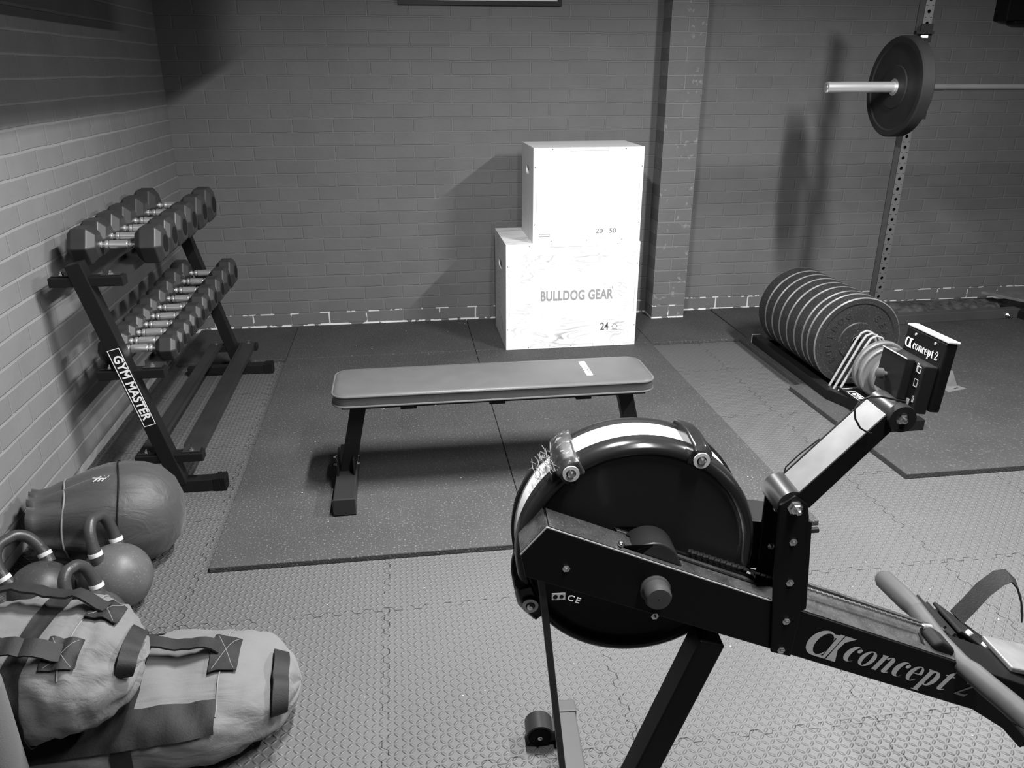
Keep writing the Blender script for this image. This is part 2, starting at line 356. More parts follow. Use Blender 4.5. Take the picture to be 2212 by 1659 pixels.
# ------------------------------------------------------------------ the setting
RX, RY, RZ = 6.8, -7.2, 2.6
FZ = -.02   # foam floor; rubber mats are .02 thick
struct(MB().box(-.3, RX, RY, .12, FZ - .1, FZ).build('floor', 'foam'))
struct(MB().box(-.12, RX, 0, .12, FZ, RZ).build('wall_back', 'wall_b'))
struct(MB().box(-.12, 0, RY, 0, .086, RZ).build('wall_left', 'wall_l'))
struct(MB().box(RX, RX + .1, RY, .12, FZ, RZ).build('wall_right', 'dark'))
struct(MB().box(-.12, RX, RY - .1, RY, FZ, RZ).build('wall_front', 'dark'))
struct(MB().box(-.12, RX, RY, .12, RZ, RZ + .1).build('ceiling', 'ceil'))
# pale unpainted plinth under the left wall
b = MB(); n = 90
for i in range(n):
    y0 = RY + (0 - RY) * i / n; y1 = RY + (0 - RY) * (i + 1) / n
    j = lambda k: .010 * noise.noise(Vector((k * 1.7, 0, 0)))
    b.hexa([(-.12, y0, FZ), (-.062 + j(i), y0, FZ), (-.062 + j(i + 1), y1, FZ), (-.12, y1, FZ), (-.12, y0, .086), (-.03 + j(i + 50), y0, .086), (-.03 + j(i + 51), y1, .086), (-.12, y1, .086)])
bmesh.ops.remove_doubles(b.bm, verts=b.bm.verts[:], dist=1e-5)
struct(b.build('baseboard_left', 'ledge'))
struct(MB().box(2.8483, 3.0632, -.1526, 0, 0, RZ).build('trim_1', 'pil'))   # brick pilaster
# unseen shelf added just above the frame to shade the upper left wall
sh = thing('shade_shelf', 'unseen dark shelf added high on the left wall to shade the bricks below it', 'shelf', (0, -2.65, 1.805))
MB().box(.001, .88, -1.6, 1.5, 0, .03).build('shade_board', 'dark', sh)
MB().box(.86, .88, -1.6, 1.5, .03, .45).build('front_panel', 'dark', sh)  # front of the added shade shelf
# framed white board on the back wall
wb = thing('framed_board', 'white board in a thin black frame high on the back wall above the boxes', 'wall board', (1.775, 0, 1.8415))
b = MB(); b.box(-.462, .462, -.028, 0, 0, .024); b.box(-.462, .462, -.028, 0, .60, .624); b.box(-.462, -.44, -.028, 0, .024, .60); b.box(.44, .462, -.028, 0, .024, .60)
b.build('frame', 'black', wb); MB().box(-.44, .44, -.014, -.002, .024, .60).build('board', 'glass', wb)

# rubber mats
def mat_(x0, x1, y0, y1, z0, z1, mk, label, name='rubber_mat', group=None):
    b = MB(); b.box(x0 + .0012, x1 - .0012, y0 + .0012, y1 - .0012, z0, z1)
    return tag(b.build(name, mk, bevel=.003), label, 'mat', group)
xs = [.59, 1.655, 2.70, 3.30]; ys = [-2.635, -1.62, -.62, -.001]
for i, (x0, x1) in enumerate(zip(xs[:-1], xs[1:])):
    for j, (y0, y1) in enumerate(zip(ys[:-1], ys[1:])):
        if i == 2 and j <= 1: continue
        x1_ = x1
        col = ('left column', 'middle column', 'right column')[i]
        row = ('front row meeting the grey foam tiles', 'second row from the foam tiles', 'back row against the wall')[j]
        y1_ = y1
        if j == 2 and i == 1: pass
        mat_(x0, x1_, y0, y1_, FZ, 0, 'rub', 'black rubber mat, %s, %s' % (col, row), group='rubber floor mats')
mat_(-.0, .589, -.62, -.001, FZ, -.001, 'rub2', 'dark rubber mat in the back left corner under the dumbbell rack', group='rubber floor mats')
# the right-hand lifting platform of mats, its front left corner cut back
b = MB(); b.prism([(3.305, -.001), (3.305, -.622), (3.25, -.625), (3.255, -1.385), (3.19, -1.40), (3.215, -2.36), (5.4, -2.35), (5.4, -.001)], lambda p, q, h: (p, q, h), FZ, .004)
tag(b.build('rubber_mat', 'rub2', bevel=.003), 'large black rubber mat on the right under the plate rack and power rack', 'mat', 'rubber floor mats')

# ------------------------------------------------------------------ plyometric boxes
def plyo(name, label, x, y, z, w, d, h, pk):
    t = thing(name, label, 'plyo box', (x, y, z), 0, 'plyometric boxes')
    th = .018
    b = MB(); b.box(0, w, 0, th, 0, h); b.build('front_panel', pk, t, bevel=.0012)
    b = MB(); b.box(0, w, d - th, d, 0, h); b.build('back_panel', pk, t, bevel=.0012)
    b = MB(); b.box(.0, w, th, d - th, h - th, h); b.build('top_panel', pk, t, bevel=.0012)
    b = MB(); b.box(.0, w, th, d - th, 0, th); b.build('bottom_panel', pk, t)
    # side panels with a slotted hand hole
    for sx in (0, w - th):
        b = MB(); yc = d / 2; zc = h * .74; hw, hh = d * .13, .024
        y0, y1, z0, z1 = th, d - th, th, h - th
        fn = lambda p, q, hgt, sx=sx: (sx + hgt, p, q)
        b.prism([(y0, z0), (y1, z0), (y1, zc - hh), (y0, zc - hh)], fn, 0, th)
        b.prism([(y0, zc + hh), (y1, zc + hh), (y1, z1), (y0, z1)], fn, 0, th)
        arc = [(yc - hw + hh + hh * math.cos(a), zc + hh * math.sin(a)) for a in [PI / 2 + PI * k / 8 for k in range(9)]]
        b.prism([(y0, zc - hh), ] + list(reversed(arc)) + [(y0, zc + hh)], fn, 0, th)
        arc = [(yc + hw - hh + hh * math.cos(a), zc + hh * math.sin(a)) for a in [-PI / 2 + PI * k / 8 for k in range(9)]]
        b.prism([(y1, zc + hh)] + list(reversed(arc)) + [(y1, zc - hh)], fn, 0, th)
        b.build('side_panel', pk, t)
    # finger joints cut as thin dark lines, and screws
    b = MB(); e = .0004
    def ln(x0, z0, x1, z1, wd=.0016):
        b.box(min(x0, x1) - wd / 2, max(x0, x1) + wd / 2, -e, .001, min(z0, z1) - wd / 2, max(z0, z1) + wd / 2)
    ln(w * .33, h - th, w * .67, h - th); ln(w * .33, h - th, w * .33, h); ln(w * .67, h - th, w * .67, h)
    ln(w * .33, th, w * .67, th); ln(w * .33, 0, w * .33, th); ln(w * .67, 0, w * .67, th)
    ln(th, h * .33, th, h * .66); ln(w - th, h * .33, w - th, h * .66)
    loose(b.build('finger_joint', 'ink2', t))
    b = MB()
    for px, pz in ((.17, 1), (.83, 1), (.17, 0), (.83, 0), (0, .2), (0, .8), (1, .2), (1, .8), (.5, 0)):
        X = min(max(px * w, .009), w - .009); Z = min(max(pz * h, .009), h - .009)
        b.cyl((X, -.0006, Z), (X, .001, Z), .0032, n=10)
    loose(b.build('screw', 'ink', t))
    return t
bx1 = plyo('plyo_box', 'larger pale plywood plyo box printed with dark lettering, standing on the mat', 1.8293, -.647, .001, .762, .508, .6096, 'ply')
bx2 = plyo('plyo_box', 'smaller bare plywood plyo box stacked on top of the larger one', 1.9834, -.6174, .6108, .610, .406, .508, 'ply2')
fm = lambda x, z: frame_m((x, -.0005, z), (1, 0, 0), (0, 0, 1))
text('brand_lettering', 'BULLDOG GEAR', 'ink2', bx1, fm(.405, .310), .078, .0026, .70, spacing=1.06)
text('tick_mark', '\'', 'ink2', bx1, fm(.612, .34), .04, .001)
text('size_lettering', '24', 'ink', bx1, fm(.575, .118), .064, .0008, .8)
def house(b, x, z, s, e=-.0005):
    P = [(0, .55), (.5, 1), (1, .55), (.8, .55), (.8, .1), (.2, .1), (.2, .55)]
    for i in range(len(P)):
        p, q = P[i], P[(i + 1) % len(P)]
        b.beam((x + p[0] * s, e, z + p[1] * s), (x + q[0] * s, e, z + q[1] * s), .0006, .0018, up=(q[1] - p[1], 0, -(q[0] - p[0])))
b = MB(); house(b, .618, .098, .036); b.build('arrow_mark', 'ink', bx1)
text('inch_lettering', 'INCH', 'ink2', bx1, fm(.636, .098), .014)
text('size_lettering', '20', 'ink', bx2, fm(.375, .058), .036, 0, 1.15); text('size_lettering', '50', 'ink', bx2, fm(.452, .058), .036, 0, 1.15)
b = MB()
for x0, x1, z0, z1 in ((.035, .092, .034, .048),):
    for a in ((x0, z0, x1, z0), (x0, z1, x1, z1), (x0, z0, x0, z1), (x1, z0, x1, z1)): b.box(a[0] - .0012, a[2] + .0012, -.0006, .001, a[1] - .0012, a[3] + .0012)
b.build('stamp_outline', 'ink', bx2)
b = MB()
for x0, x1, z0, z1 in ((.395, .433, .044, .075), (.478, .50, .044, .075)):
    for a in ((x0, z0, x1, z0), (x0, z1, x1, z1), (x0, z0, x0, z1), (x1, z0, x1, z1)): b.box(a[0] - .0004, a[2] + .0004, -.0005, .001, a[1] - .0004, a[3] + .0004)
b.build('stamp_outline', 'ink2', bx2)

# ------------------------------------------------------------------ flat bench
def rrect(x0, x1, y0, y1, r, n=8):
    P = []
    for cx, cy, a0 in ((x1 - r, y1 - r, 0), (x0 + r, y1 - r, 90), (x0 + r, y0 + r, 180), (x1 - r, y0 + r, 270)):
        for k in range(n + 1):
            a = math.radians(a0 + 90 * k / n); P.append((cx + r * math.cos(a), cy + r * math.sin(a)))
    return P
bn = thing('flat_bench', 'black padded flat weight bench standing on the rubber mats', 'bench', (1.59, -2.10, 0))
def bl(x, y, z): return (x - 1.59, y + 2.10, z)
x0, x1, y0, y1 = -.602, .600, -.145, .133
prof = [(.010, .366), (.002, .372), (0, .380), (.001, .408), (.0, .412), (.006, .418), (.02, .420)]
R = [[(p, q, z) for p, q in rrect(x0 + i, x1 - i, y0 + i, y1 - i, max(.055 - i, .02))] for i, z in prof]
b = MB(); b.rings(R); b.build('seat_pad', 'vinyl', bn, smooth=True, angle=50)
for z in (.412, .374):
    b = MB(); P = [(p, q, z) for p, q in rrect(x0 - .001, x1 + .001, y0 - .001, y1 + .001, .056, 10)]; P.append(P[0]); P.append(P[1])
    b.tube(P, .0042, 8); b.build('piping', 'pipe', bn, smooth=True)
b = MB(); b.box(x0 + .03, x1 - .03, y0 + .03, y1 - .03, .352, .367); b.build('seat_board', 'deep', bn, bevel=.002)
b = MB()
b.box(-.56, .53, -.03, .03, .315, .352); 
for cx in (-.33, .0, .33): b.box(cx - .03, cx + .03, -.11, .11, .340, .353)
b.build('seat_frame', 'black', bn, bevel=.002)
for sx, xc, xt in ((-1, -.578, -.515), (1, .578, .515)):
    b = MB(); b.beam((xt, 0, .335), (xc, -.02, .045), .05, .058, up=(1, 0, 0)); b.build('leg', 'black', bn, bevel=.003)
    b = MB(); b.box(xc - .039, xc + .039, -.262, .20, .006, .066); b.build('foot', 'blk2', bn, bevel=.004)
    b = MB(); b.box(xc - .041, xc + .041, -.268, -.262, 0, .068); b.box(xc - .041, xc + .041, -.268, -.20, 0, .008); b.build('foot_cap', 'blk2', bn, bevel=.003)
    b = MB(); b.box(xc - .033, xc - .027, -.085, .03, .06, .135); b.build('bracket', 'black', bn, bevel=.002); b = MB(); b.box(xc + .027, xc + .033, -.085, .03, .06, .135); b.build('bracket', 'black', bn, bevel=.002)
    for zz in (.085, .115):
        for s_ in (-1, 1):
            b = MB(); b.hexbolt((xc + s_ * .033, -.02 + (zz - .1) * .2, zz), (s_, 0, 0), .0085, .008); b.build('bolt', 'steel', bn)
text('brand_lettering', 'BULLDOG GEAR', 'white', bn, frame_m((.360, .008, .4206), (.0, -1, 0), (1, 0, 0)), .034, .0013, .62)

# ------------------------------------------------------------------ dumbbell rack
dr = thing('dumbbell_rack', 'black two-tier steel dumbbell rack against the left wall', 'dumbbell rack', (.27, -1.4, FZ))
def D(x, y, z): return (x - .27, y + 1.4, z - FZ)
YN, YF = -2.05, -.76
for Y in (YN, YF):
    b = MB(); b.beam(D(.147, Y, .885), D(.372, Y, .012), .055, .056, up=(0, 1, 0)); b.build('side_upright', 'black', dr, bevel=.003)
    b = MB(); b.beam(D(.335, Y, .006), D(.505, Y, .006), .05, .05); b.build('foot', 'black', dr, bevel=.003)
    b = MB(); b.beam(D(.495, Y, .006), D(.542, Y, .006), .056, .055)
    b.build('foot_cap', 'deep', dr, bevel=.003)
    b = MB()
    for k in range(6): b.box(*[v for v in (.505 + k * .006 - .27, .508 + k * .006 - .27, Y + 1.4 - .0295, Y + 1.4 + .0295, .006 - FZ - .026, .006 - FZ + .030)])
    b.build('cap_rib', 'black', dr)
    b = MB(); b.beam(D(.10, Y, .006), D(.335, Y, .006), .045, .045); b.build('rear_foot', 'black', dr, bevel=.003)
    for (xa, xb, za) in ((.058, .303, .822), (.155, .386, .475), (.225, .472, .128)):
        b = MB(); b.beam(D(xa, Y, za), D(xb, Y, za), .05, .034); b.build('cross_bracket', 'black', dr, bevel=.003)
        for xx in (xa + .04, xb - .045):
            b = MB(); b.hexbolt(D(xx, Y, za + .021), (0, 0, 1), .009, .007); b.build('bolt', 'steel', dr)
for (xa, xb, za) in ((.058, .303, .822), (.155, .386, .475), (.225, .472, .128)):
    for k, xx in enumerate((xa + .04, xb - .045)):
        b = MB(); z = za + .018
        b.box(*[v for v in (xx - .032 - .27, xx + .032 - .27, YN - .012 + 1.4, YF + .012 + 1.4, z - FZ, z - FZ + .0035)])
        s_ = -1 if k == 0 else 1
        b.box(*[v for v in (xx + s_ * .032 - .002 - .27, xx + s_ * .032 + .002 - .27, YN + .03 + 1.4, YF - .03 + 1.4, z - FZ - .022, z - FZ + .0035)])
        # the inner flange that cradles the heads
        b.box(*[v for v in (xx - s_ * .032 - .002 - .27, xx - s_ * .032 + .002 - .27, YN + .03 + 1.4, YF - .03 + 1.4, z - FZ, z - FZ + .016)])
        b.build('shelf_rail', 'shelfm', dr, bevel=.001)
# printed maker's sticker on the near upright
ax_ = Vector((.372 - .147, 0, .012 - .885)).normalized(); up_ = Vector((-ax_.z, 0, ax_.x))
stc = Vector(D(.147, YN, .885)) + ax_ * .475; stc.y -= .0286
b = MB()
for a, c in ((-.155, .155),):
    for v in (-.021, .021): b.beam(stc + ax_ * a + up_ * v, stc + ax_ * c + up_ * v, .0008, .0022, up=up_)
    for e in (a, c): b.beam(stc + ax_ * e - up_ * .0221, stc + ax_ * e + up_ * .0221, .0008, .0022, up=ax_)
st_ = b.build('sticker_border', 'white', dr)
text('sticker_lettering', 'GYM MASTER', 'white', dr, frame_m(stc, ax_, -up_ if up_.z < 0 else up_), .044, .0011, .95, spacing=1.05)

def dumbbell(i, y, zc_rail, xc, h, L, hl, label, group):
    """hexagonal dumbbell lying along x on the two rails; h = height of the head, L = length, hl = head length"""
    t = thing('dumbbell', label, 'dumbbell', (xc, y, zc_rail), 0, group)
    R_ = h / 2 / math.cos(PI / 6) * .97; zc = h / 2
    def ring(x, k):
        return [(x, R_ * k * math.cos(PI / 3 * j) , zc + R_ * k * math.sin(PI / 3 * j)) for j in range(6)]
    for s_ in (-1, 1):
        xo = s_ * L / 2; xi = s_ * (L / 2 - hl)
        b = MB(); b.rings([ring(xo, .70), ring(xo - s_ * hl * .20, 1), ring(xi + s_ * hl * .26, 1), ring(xi, .62)])
        b.build('head', 'rubhead', t, bevel=.0035, seg=2)
        b = MB(); b.cyl((xo, 0, zc), (xo + s_ * .0012, 0, zc), R_ * .42, n=24); b.build('end_disc', 'deep', t)
    g_ = L / 2 - hl
    q = g_ * .42
    half = [(.0125, -g_ - .004), (.0125, -g_ + .006), (.0095, -g_ + .0065), (.0095, -q - .018), (.0150, -q - .0175), (.0150, -q - .010), (.0100, -q - .0095), (.0100, -q - .003), (.0155, -q - .0025)]
    prof = half + [(r_, -h_) for r_, h_ in reversed(half)]
    b = MB(); b.lathe(prof, (0, 0, zc), (1, 0, 0), 20); b.build('handle', 'chrome', t, smooth=True, angle=30)
    return t
ordn = ['nearest', 'second nearest', 'third nearest', 'fourth from the near end', 'fifth from the near end', 'sixth from the near end', 'seventh from the near end', 'eighth from the near end', 'ninth from the near end', 'farthest']
top = [(-1.875, .135, .325), (-1.725, .138, .33), (-1.565, .14, .33), (-1.41, .145, .335), (-1.22, .15, .34), (-1.03, .155, .34)]
for i, (y, h, L) in enumerate(top):
    o_ = ordn[i] if i < 5 else 'farthest'
    dumbbell(i, y, .8440, .245 - i * .004 if i == 0 else .238, h, L, .097, 'black hexagonal dumbbell with chrome handle on the top tier, %s' % o_, 'heavy dumbbells on the top tier')
mid = [(-1.972, .090, .275), (-1.876, .086, .275), (-1.778, .09, .28), (-1.678, .094, .28), (-1.572, .10, .285), (-1.452, .108, .29), (-1.318, .112, .29), (-1.18, .118, .295), (-1.03, .124, .30), (-.87, .13, .305)]
for i, (y, h, L) in enumerate(mid):
    dumbbell(i, y, .4970, .283 if i < 5 else .281, h, L, .076 + i * .0015, 'black hexagonal dumbbell with chrome handle on the lower tier, %s' % ordn[i], 'lighter dumbbells on the lower tier')

# ------------------------------------------------------------------ power rack and barbell
PX, PY = 3.757, -1.13
pr = thing('power_rack', 'tall dark steel rack with rows of punched holes at the right', 'power rack', (PX, PY, .004))
def P_(x, y, z): return (x - PX, y - PY, z - .004)
HT = 1.90
hw, hd = .0225, .026     # half width (x), half depth (y)
b = MB()
# post as a hollow box whose front face is punched: front face built as a grid around octagonal holes
sp = .0508; rh = .0085; z = .03
front = -hd
b.box(-hw, -hw + .003, -hd, hd, 0, HT); b.box(hw - .003, hw, -hd, hd, 0, HT); b.box(-hw, hw, hd - .003, hd, 0, HT)
def hole_cell(b, z0, z1, zc, r, y, th=.003):
    n = 12; sq = []
    for k in range(n):
        a = 2 * PI * k / n + PI / n
        sq.append((math.cos(a), math.sin(a)))
    out = []
    for cx, cz in sq:
        m = max(abs(cx) / hw, abs(cz) / ((z1 - z0) / 2)); out.append((cx / m, zc + cz / m))
    inn = [(cx * r, zc + cz * r) for cx, cz in sq]
    for yy in (y, y + th):
        vo = [b.bm.verts.new((p, yy, q)) for p, q in out]; vi = [b.bm.verts.new((p, yy, q)) for p, q in inn]
        for k in range(n):
            j = (k + 1) % n; b.bm.faces.new((vo[k], vo[j], vi[j], vi[k]))
        if yy == y: v0 = vi
    for k in range(n):
        j = (k + 1) % n; b.bm.faces.new((v0[k], v0[j], vi[j], vi[k]))
    # corner triangles missed by the 12-gon are filled by a backing strip at the very edge
nh = int(HT / sp)
for k in range(nh): hole_cell(b, k * sp, (k + 1) * sp, (k + .5) * sp, rh, -hd)
b.box(-hw, -hw + .004, -hd - .0002, -hd + .003, 0, HT); b.box(hw - .004, hw, -hd - .0002, -hd + .003, 0, HT)
b.build('post', 'postf', pr)
b = MB(); b.beam(P_(PX, PY, .03), P_(PX, -.50, .03), .05, .05); b.build('side_runner', 'black', pr, bevel=.003)
b = MB(); b.beam(P_(PX, -.505, .034), P_(5.22, -.45, .034), .06, .06); b.build('rear_crossbar', 'postf', pr, bevel=.003)
b = MB(); b.hexbolt(P_(5.13, -.486, .03), (0, -1, 0), .013, .012); b.build('bolt', 'steel', pr)
b = MB(); b.beam(P_(5.22, -.33, .03), P_(5.33, -1.3, .03), .06, .05); b.build('side_runner', 'black', pr, bevel=.003)
b = MB(); b.box(-.06, .03, -.05, -.026, 1.655, 1.668); b.box(-.03, .03, -.034, -.0265, 1.62, 1.70); b.box(-.04, .0, -.10, -.026, 1.40 - .035, 1.40 - .028); b.box(-.04, 0, -.104, -.10, 1.365, 1.40)
b.build('bar_hook', 'deep', pr, bevel=.001)
b = MB(); b.box(-.026, .010, -.036, -.034, 1.64, 1.652); b.build('hook_pad', 'white', pr)
b = MB(); b.box(-.032, .032, -.045, -.027, 1.28, 1.44); b.box(-.032, .032, -.10, -.045, 1.28, 1.40); b.build('bar_holder', 'deep', pr, bevel=.002)
# barbell
BY, BZ = -1.205, 1.427
bb = thing('barbell', 'long steel barbell racked at the right above the plates', 'barbell', (3.27, BY, BZ))
b = MB(); b.lathe([(.020, 0), (.025, .003), (.025, .41), ], (0, 0, 0), (1, 0, 0), 32); b.build('sleeve', 'chrome', bb, smooth=True)
b = MB(); b.cyl((-.004, 0, 0), (0, 0, 0), .008, n=6); b.lathe([(.016, -.002), (.016, 0)], (0, 0, 0), (1, 0, 0), 24); b.build('end_bolt', 'steel', bb)
b = MB(); b.lathe([(.036, .41), (.038, .412), (.038, .438), (.03, .442)], (0, 0, 0), (1, 0, 0), 32); b.build('collar', 'chrome', bb, smooth=True)
b = MB(); b.lathe([(.014, .44), (.014, .54), (.0155, .541), (.0155, .60), (.014, .601), (.014, 1.9)], (0, 0, 0), (1, 0, 0), 20); b.build('bar_shaft', 'postf', bb, smooth=True)
def plate(name, label, cat, loc, axis, r, w, mats, group, hub=.026, letters=None, rimw=.008, recess=.006, face_r=(.84, .42)):
    """bumper plate, its disc lathed about axis; origin at the middle of the hole"""
    t = thing(name, label, cat, loc, 0, group)
    h = w / 2; f1, f2 = r * face_r[0], r * face_r[1]
    prof = [(hub, -h + .002), (f2, -h + .002), (f2 + .004, -h + recess), (f1, -h + recess), (f1 + .006, -h + .001), (r - .006, -h), (r, -h + .006), (r, h - .006), (r - .006, h), (f1 + .006, h - .001), (f1, h - recess), (f2 + .004, h - recess), (f2, h - .002), (hub, h - .002)]
    b = MB(); b.lathe_closed(prof, (0, 0, 0), axis, 72); b.build('plate_body', mats[0], t, smooth=True, angle=25)
    b = MB(); b.lathe_closed([(hub - .0, -h + .001), (hub + .012, -h + .001), (hub + .012, -h + .003), (hub, -h + .003)], (0, 0, 0), axis, 40)
    b.lathe_closed([(hub - .001, -h), (hub, -h), (hub, h), (hub - .001, h)], (0, 0, 0), axis, 40); b.build('hub_ring', 'steel', t)
    if mats[1]:
        a = Vector(axis)
        b = MB()
        for e in (-1, 1): b.lathe_closed([(r - .0050, e * (h + .0002)), (r + .0003, e * (h - .0050)), (r - .003, e * (h - .0058)), (r - .0062, e * (h - .003))], (0, 0, 0), axis, 72)
        b.build('rim_edge', mats[1], t)
    return t
plate('bumper_plate', 'black bumper plate loaded on the barbell up on the rack', 'weight plate', (3.27 + .37, BY, BZ), (1, 0, 0), .225, .062, ('bump2', None), 'bumper plates')

# plate rack on the floor
QX = 3.475
qr = thing('plate_rack', 'low black floor rack holding a row of upright weight plates', 'plate rack', (QX, -1.2, .004))
def Q(x, y, z): return (x - QX, y + 1.2, z - .004)
for s_ in (-1, 1):
    b = MB(); b.beam(Q(QX + s_ * .165, -.72, .028), Q(QX + s_ * .165, -1.60, .028), .05, .05); b.build('side_rail', 'black', qr, bevel=.003)
    b = MB(); b.beam(Q(QX + s_ * .165, -.715, .028), Q(QX + s_ * .165, -.719, .028), .052, .052); b.build('rail_cap', 'alu', qr)
b = MB(); b.beam(Q(QX - .14, -.76, .02), Q(QX + .14, -.76, .02), .04, .03); b.build('end_crossbar', 'black', qr)
b = MB(); b.prism([(QX - .19, -1.60), (QX - .04, -1.60), (QX - .04, -1.70), (QX - .07, -1.72), (QX - .145, -1.72)], lambda p, q, h: Q(p, q, h), .006, .058); b.prism([(QX + .19, -1.60), (QX + .04, -1.60), (QX + .04, -1.70), (QX + .07, -1.72), (QX + .145, -1.72)], lambda p, q, h: Q(p, q, h), .006, .058)
loose(b.build('end_gusset', 'black', qr, bevel=.002))
b = MB(); b.beam(Q(QX - .122, -1.60, .04), Q(QX - .122, -1.99, .04), .052, .07); b.build('spine_bar', 'black', qr, bevel=.003)
b = MB(); b.beam(Q(QX - .10, -1.965, .03), Q(QX + .06, -1.965, .03), .05, .05); b.build('foot', 'black', qr, bevel=.003)
b = MB(); b.beam(Q(QX - .148, -1.645, .078), Q(QX - .096, -1.645, .078), .003, .003); b.build('weld_line', 'alu', qr)
sc_ = Vector(Q(QX - .122, -1.80, .0757))
b = MB()
for v in (-.020, .020): b.beam(sc_ + Vector((v, -.12, 0)), sc_ + Vector((v, .12, 0)), .0022, .0006)
for e in (-.12, .12): b.beam(sc_ + Vector((-.021, e, 0)), sc_ + Vector((.021, e, 0)), .0022, .0006)
b.build('sticker_border', 'white', qr)
text('sticker_lettering', 'GYM MASTER', 'white', qr, frame_m(sc_, (0, -1, 0), (1, 0, 0)), .036, .001, .92)
for k in range(3):
    yy = -1.535 - k * .042
    b = MB(); pts = [(QX - .15, .05), (QX - .045, .285), (QX - .025, .318), (QX + .0, .328), (QX + .03, .318), (QX + .05, .29), (QX + .15, .05)]
    b.tube([Q(p, yy, z_) for p, z_ in pts], .006, 8); b.build('divider_hoop', 'hoop', qr, smooth=True)
nb = 8; y = -1.475
wds = [.075, .055, .085, .085, .085, .085, .085, .095]
names8 = ['front one of the row with raised lettering', 'second from the front of the row', 'third from the front of the row', 'fourth from the front of the row', 'fifth from the front of the row', 'sixth from the front of the row', 'seventh from the front of the row', 'rearmost of the row nearest the wall']
for i, w_ in enumerate(wds):
    yc = y + w_ / 2
    t = plate('bumper_plate', 'black bumper plate standing in the floor rack, %s' % names8[i], 'weight plate', (QX, yc, .252), (0, 1, 0), .225, w_ - .004, ('bumper', 'rim'), 'bumper plates', hub=.026)
    y += w_
    if i == 0:
        yf = -(w_ - .004) / 2 + .0055
        for k, ch in enumerate('BULLDOG'):
            a = math.radians(218 - k * 17); c_ = Vector((math.cos(a) * .145, yf, math.sin(a) * .145))
            text('raised_letter', ch, 'bumper', t, frame_m(c_, (math.sin(a), 0, -math.cos(a)), (math.cos(a), 0, math.sin(a))), .045, .0003, .9, ext=.0022)
        for k, ch in enumerate('GEAR'):
            a = math.radians(52 - k * 19); c_ = Vector((math.cos(a) * .145, yf, math.sin(a) * .145))
            text('raised_letter', ch, 'bumper', t, frame_m(c_, (math.sin(a), 0, -math.cos(a)), (math.cos(a), 0, math.sin(a))), .045, .0003, .9, ext=.0022)
for i, (yy, r_, w_) in enumerate(((-1.655, .135, .03), (-1.695, .127, .026), (-1.745, .098, .03))):
    plate('change_plate', 'grey change plate on the floor rack beside the wire hoops, %s' % ('largest and rearmost', 'slightly smaller middle one', 'smallest and frontmost')[i], 'weight plate', (QX + .02, yy, r_ + .045 if i < 2 else r_ + .075), (0, 1, 0), r_, w_, ('iron', None), 'small grey plates', recess=.004)

# stray pieces on the right mat
t = thing('metal_bracket', 'pale folded metal bracket lying on the right mat', 'bracket', (3.985, -1.53, .004), math.radians(8))
b = MB(); b.prism([(-.06, -.06), (.065, -.045), (.055, .0), (-.055, .01)], lambda p, q, h: (p, q, h), 0, .003)
b.prism([(-.055, 0), (.055, 0), (.038, .085), (-.02, .10), (-.052, .06)], lambda p, q, h: (p, .005 + q * .35 + h, q * .85), 0, .003)
b.build('angle_plate', 'armtop', t); b = MB(); b.box(.005, .03, -.03, -.024, .003, .0035); b.build('slot', 'deep', t)
t = thing('end_collar', 'small dark ring lying on the mat beside the metal bracket', 'collar', (3.86, -1.60, .034), math.radians(20))
b = MB(); b.lathe_closed([(.018, -.012), (.029, -.012), (.029, .012), (.018, .012)], (0, 0, 0), (.25, 1, 0), 32); b.build('ring', 'blk2', t, bevel=.002)
b = MB(); b.lathe_closed([(.022, -.0135), (.027, -.0135), (.027, -.012), (.022, -.012)], (0, 0, 0), (.25, 1, 0), 32); b.build('ring_edge', 'chrome', t)
# grimy strip of insulation behind the rack's crossbar
b = MB(); nx, ny = 90, 12; V = []
for i in range(nx + 1):
    for j in range(ny + 1):
        x = 3.9 + 1.35 * i / nx; yy = -.45 + .43 * j / ny
        z = .006 + .035 * max(0, noise.fractal(Vector((x * 9, yy * 14, 3)), 1, 2, 4) + .45) * math.sin(PI * min(1, j / ny * 1.0 + .05)) ** .5
        V.append(b.bm.verts.new((x - 4.5, yy + .25, z)))
for i in range(nx):
    for j in range(ny):
        q = i * (ny + 1) + j; b.bm.faces.new((V[q], V[q + ny + 1], V[q + ny + 2], V[q + 1]))
o = b.build('insulation_scraps', 'rubble', smooth=True, angle=180); o.location = (4.5, -.25, .004); tag(o, 'dark crumpled insulation scraps heaped between the rack crossbar and back wall', 'scraps', kind='stuff')
# pale board by the rack at the right edge
t = MB(); t.prism([(-.20, .14), (.42, .145), (.45, -.35), (-.02, -.18)], lambda p, q, h: (p, q, h), 0, .018)
o = t.build('pale_board', 'armtop', bevel=.002); o.location = (5.42, -.24, .062); tag(o, 'pale smooth board lying beside the rack at the far right edge', 'board')
# small black bracket high at right
t = thing('wall_bracket', 'black pulley bracket hanging on the back wall at the top right', 'bracket', (5.06, 0, 1.765))
b = MB(); b.box(-.10, .25, -.12, 0, .02, .16); b.box(-.02, .25, -.10, -.02, 0, .03); b.build('housing', 'deep', t, bevel=.006)

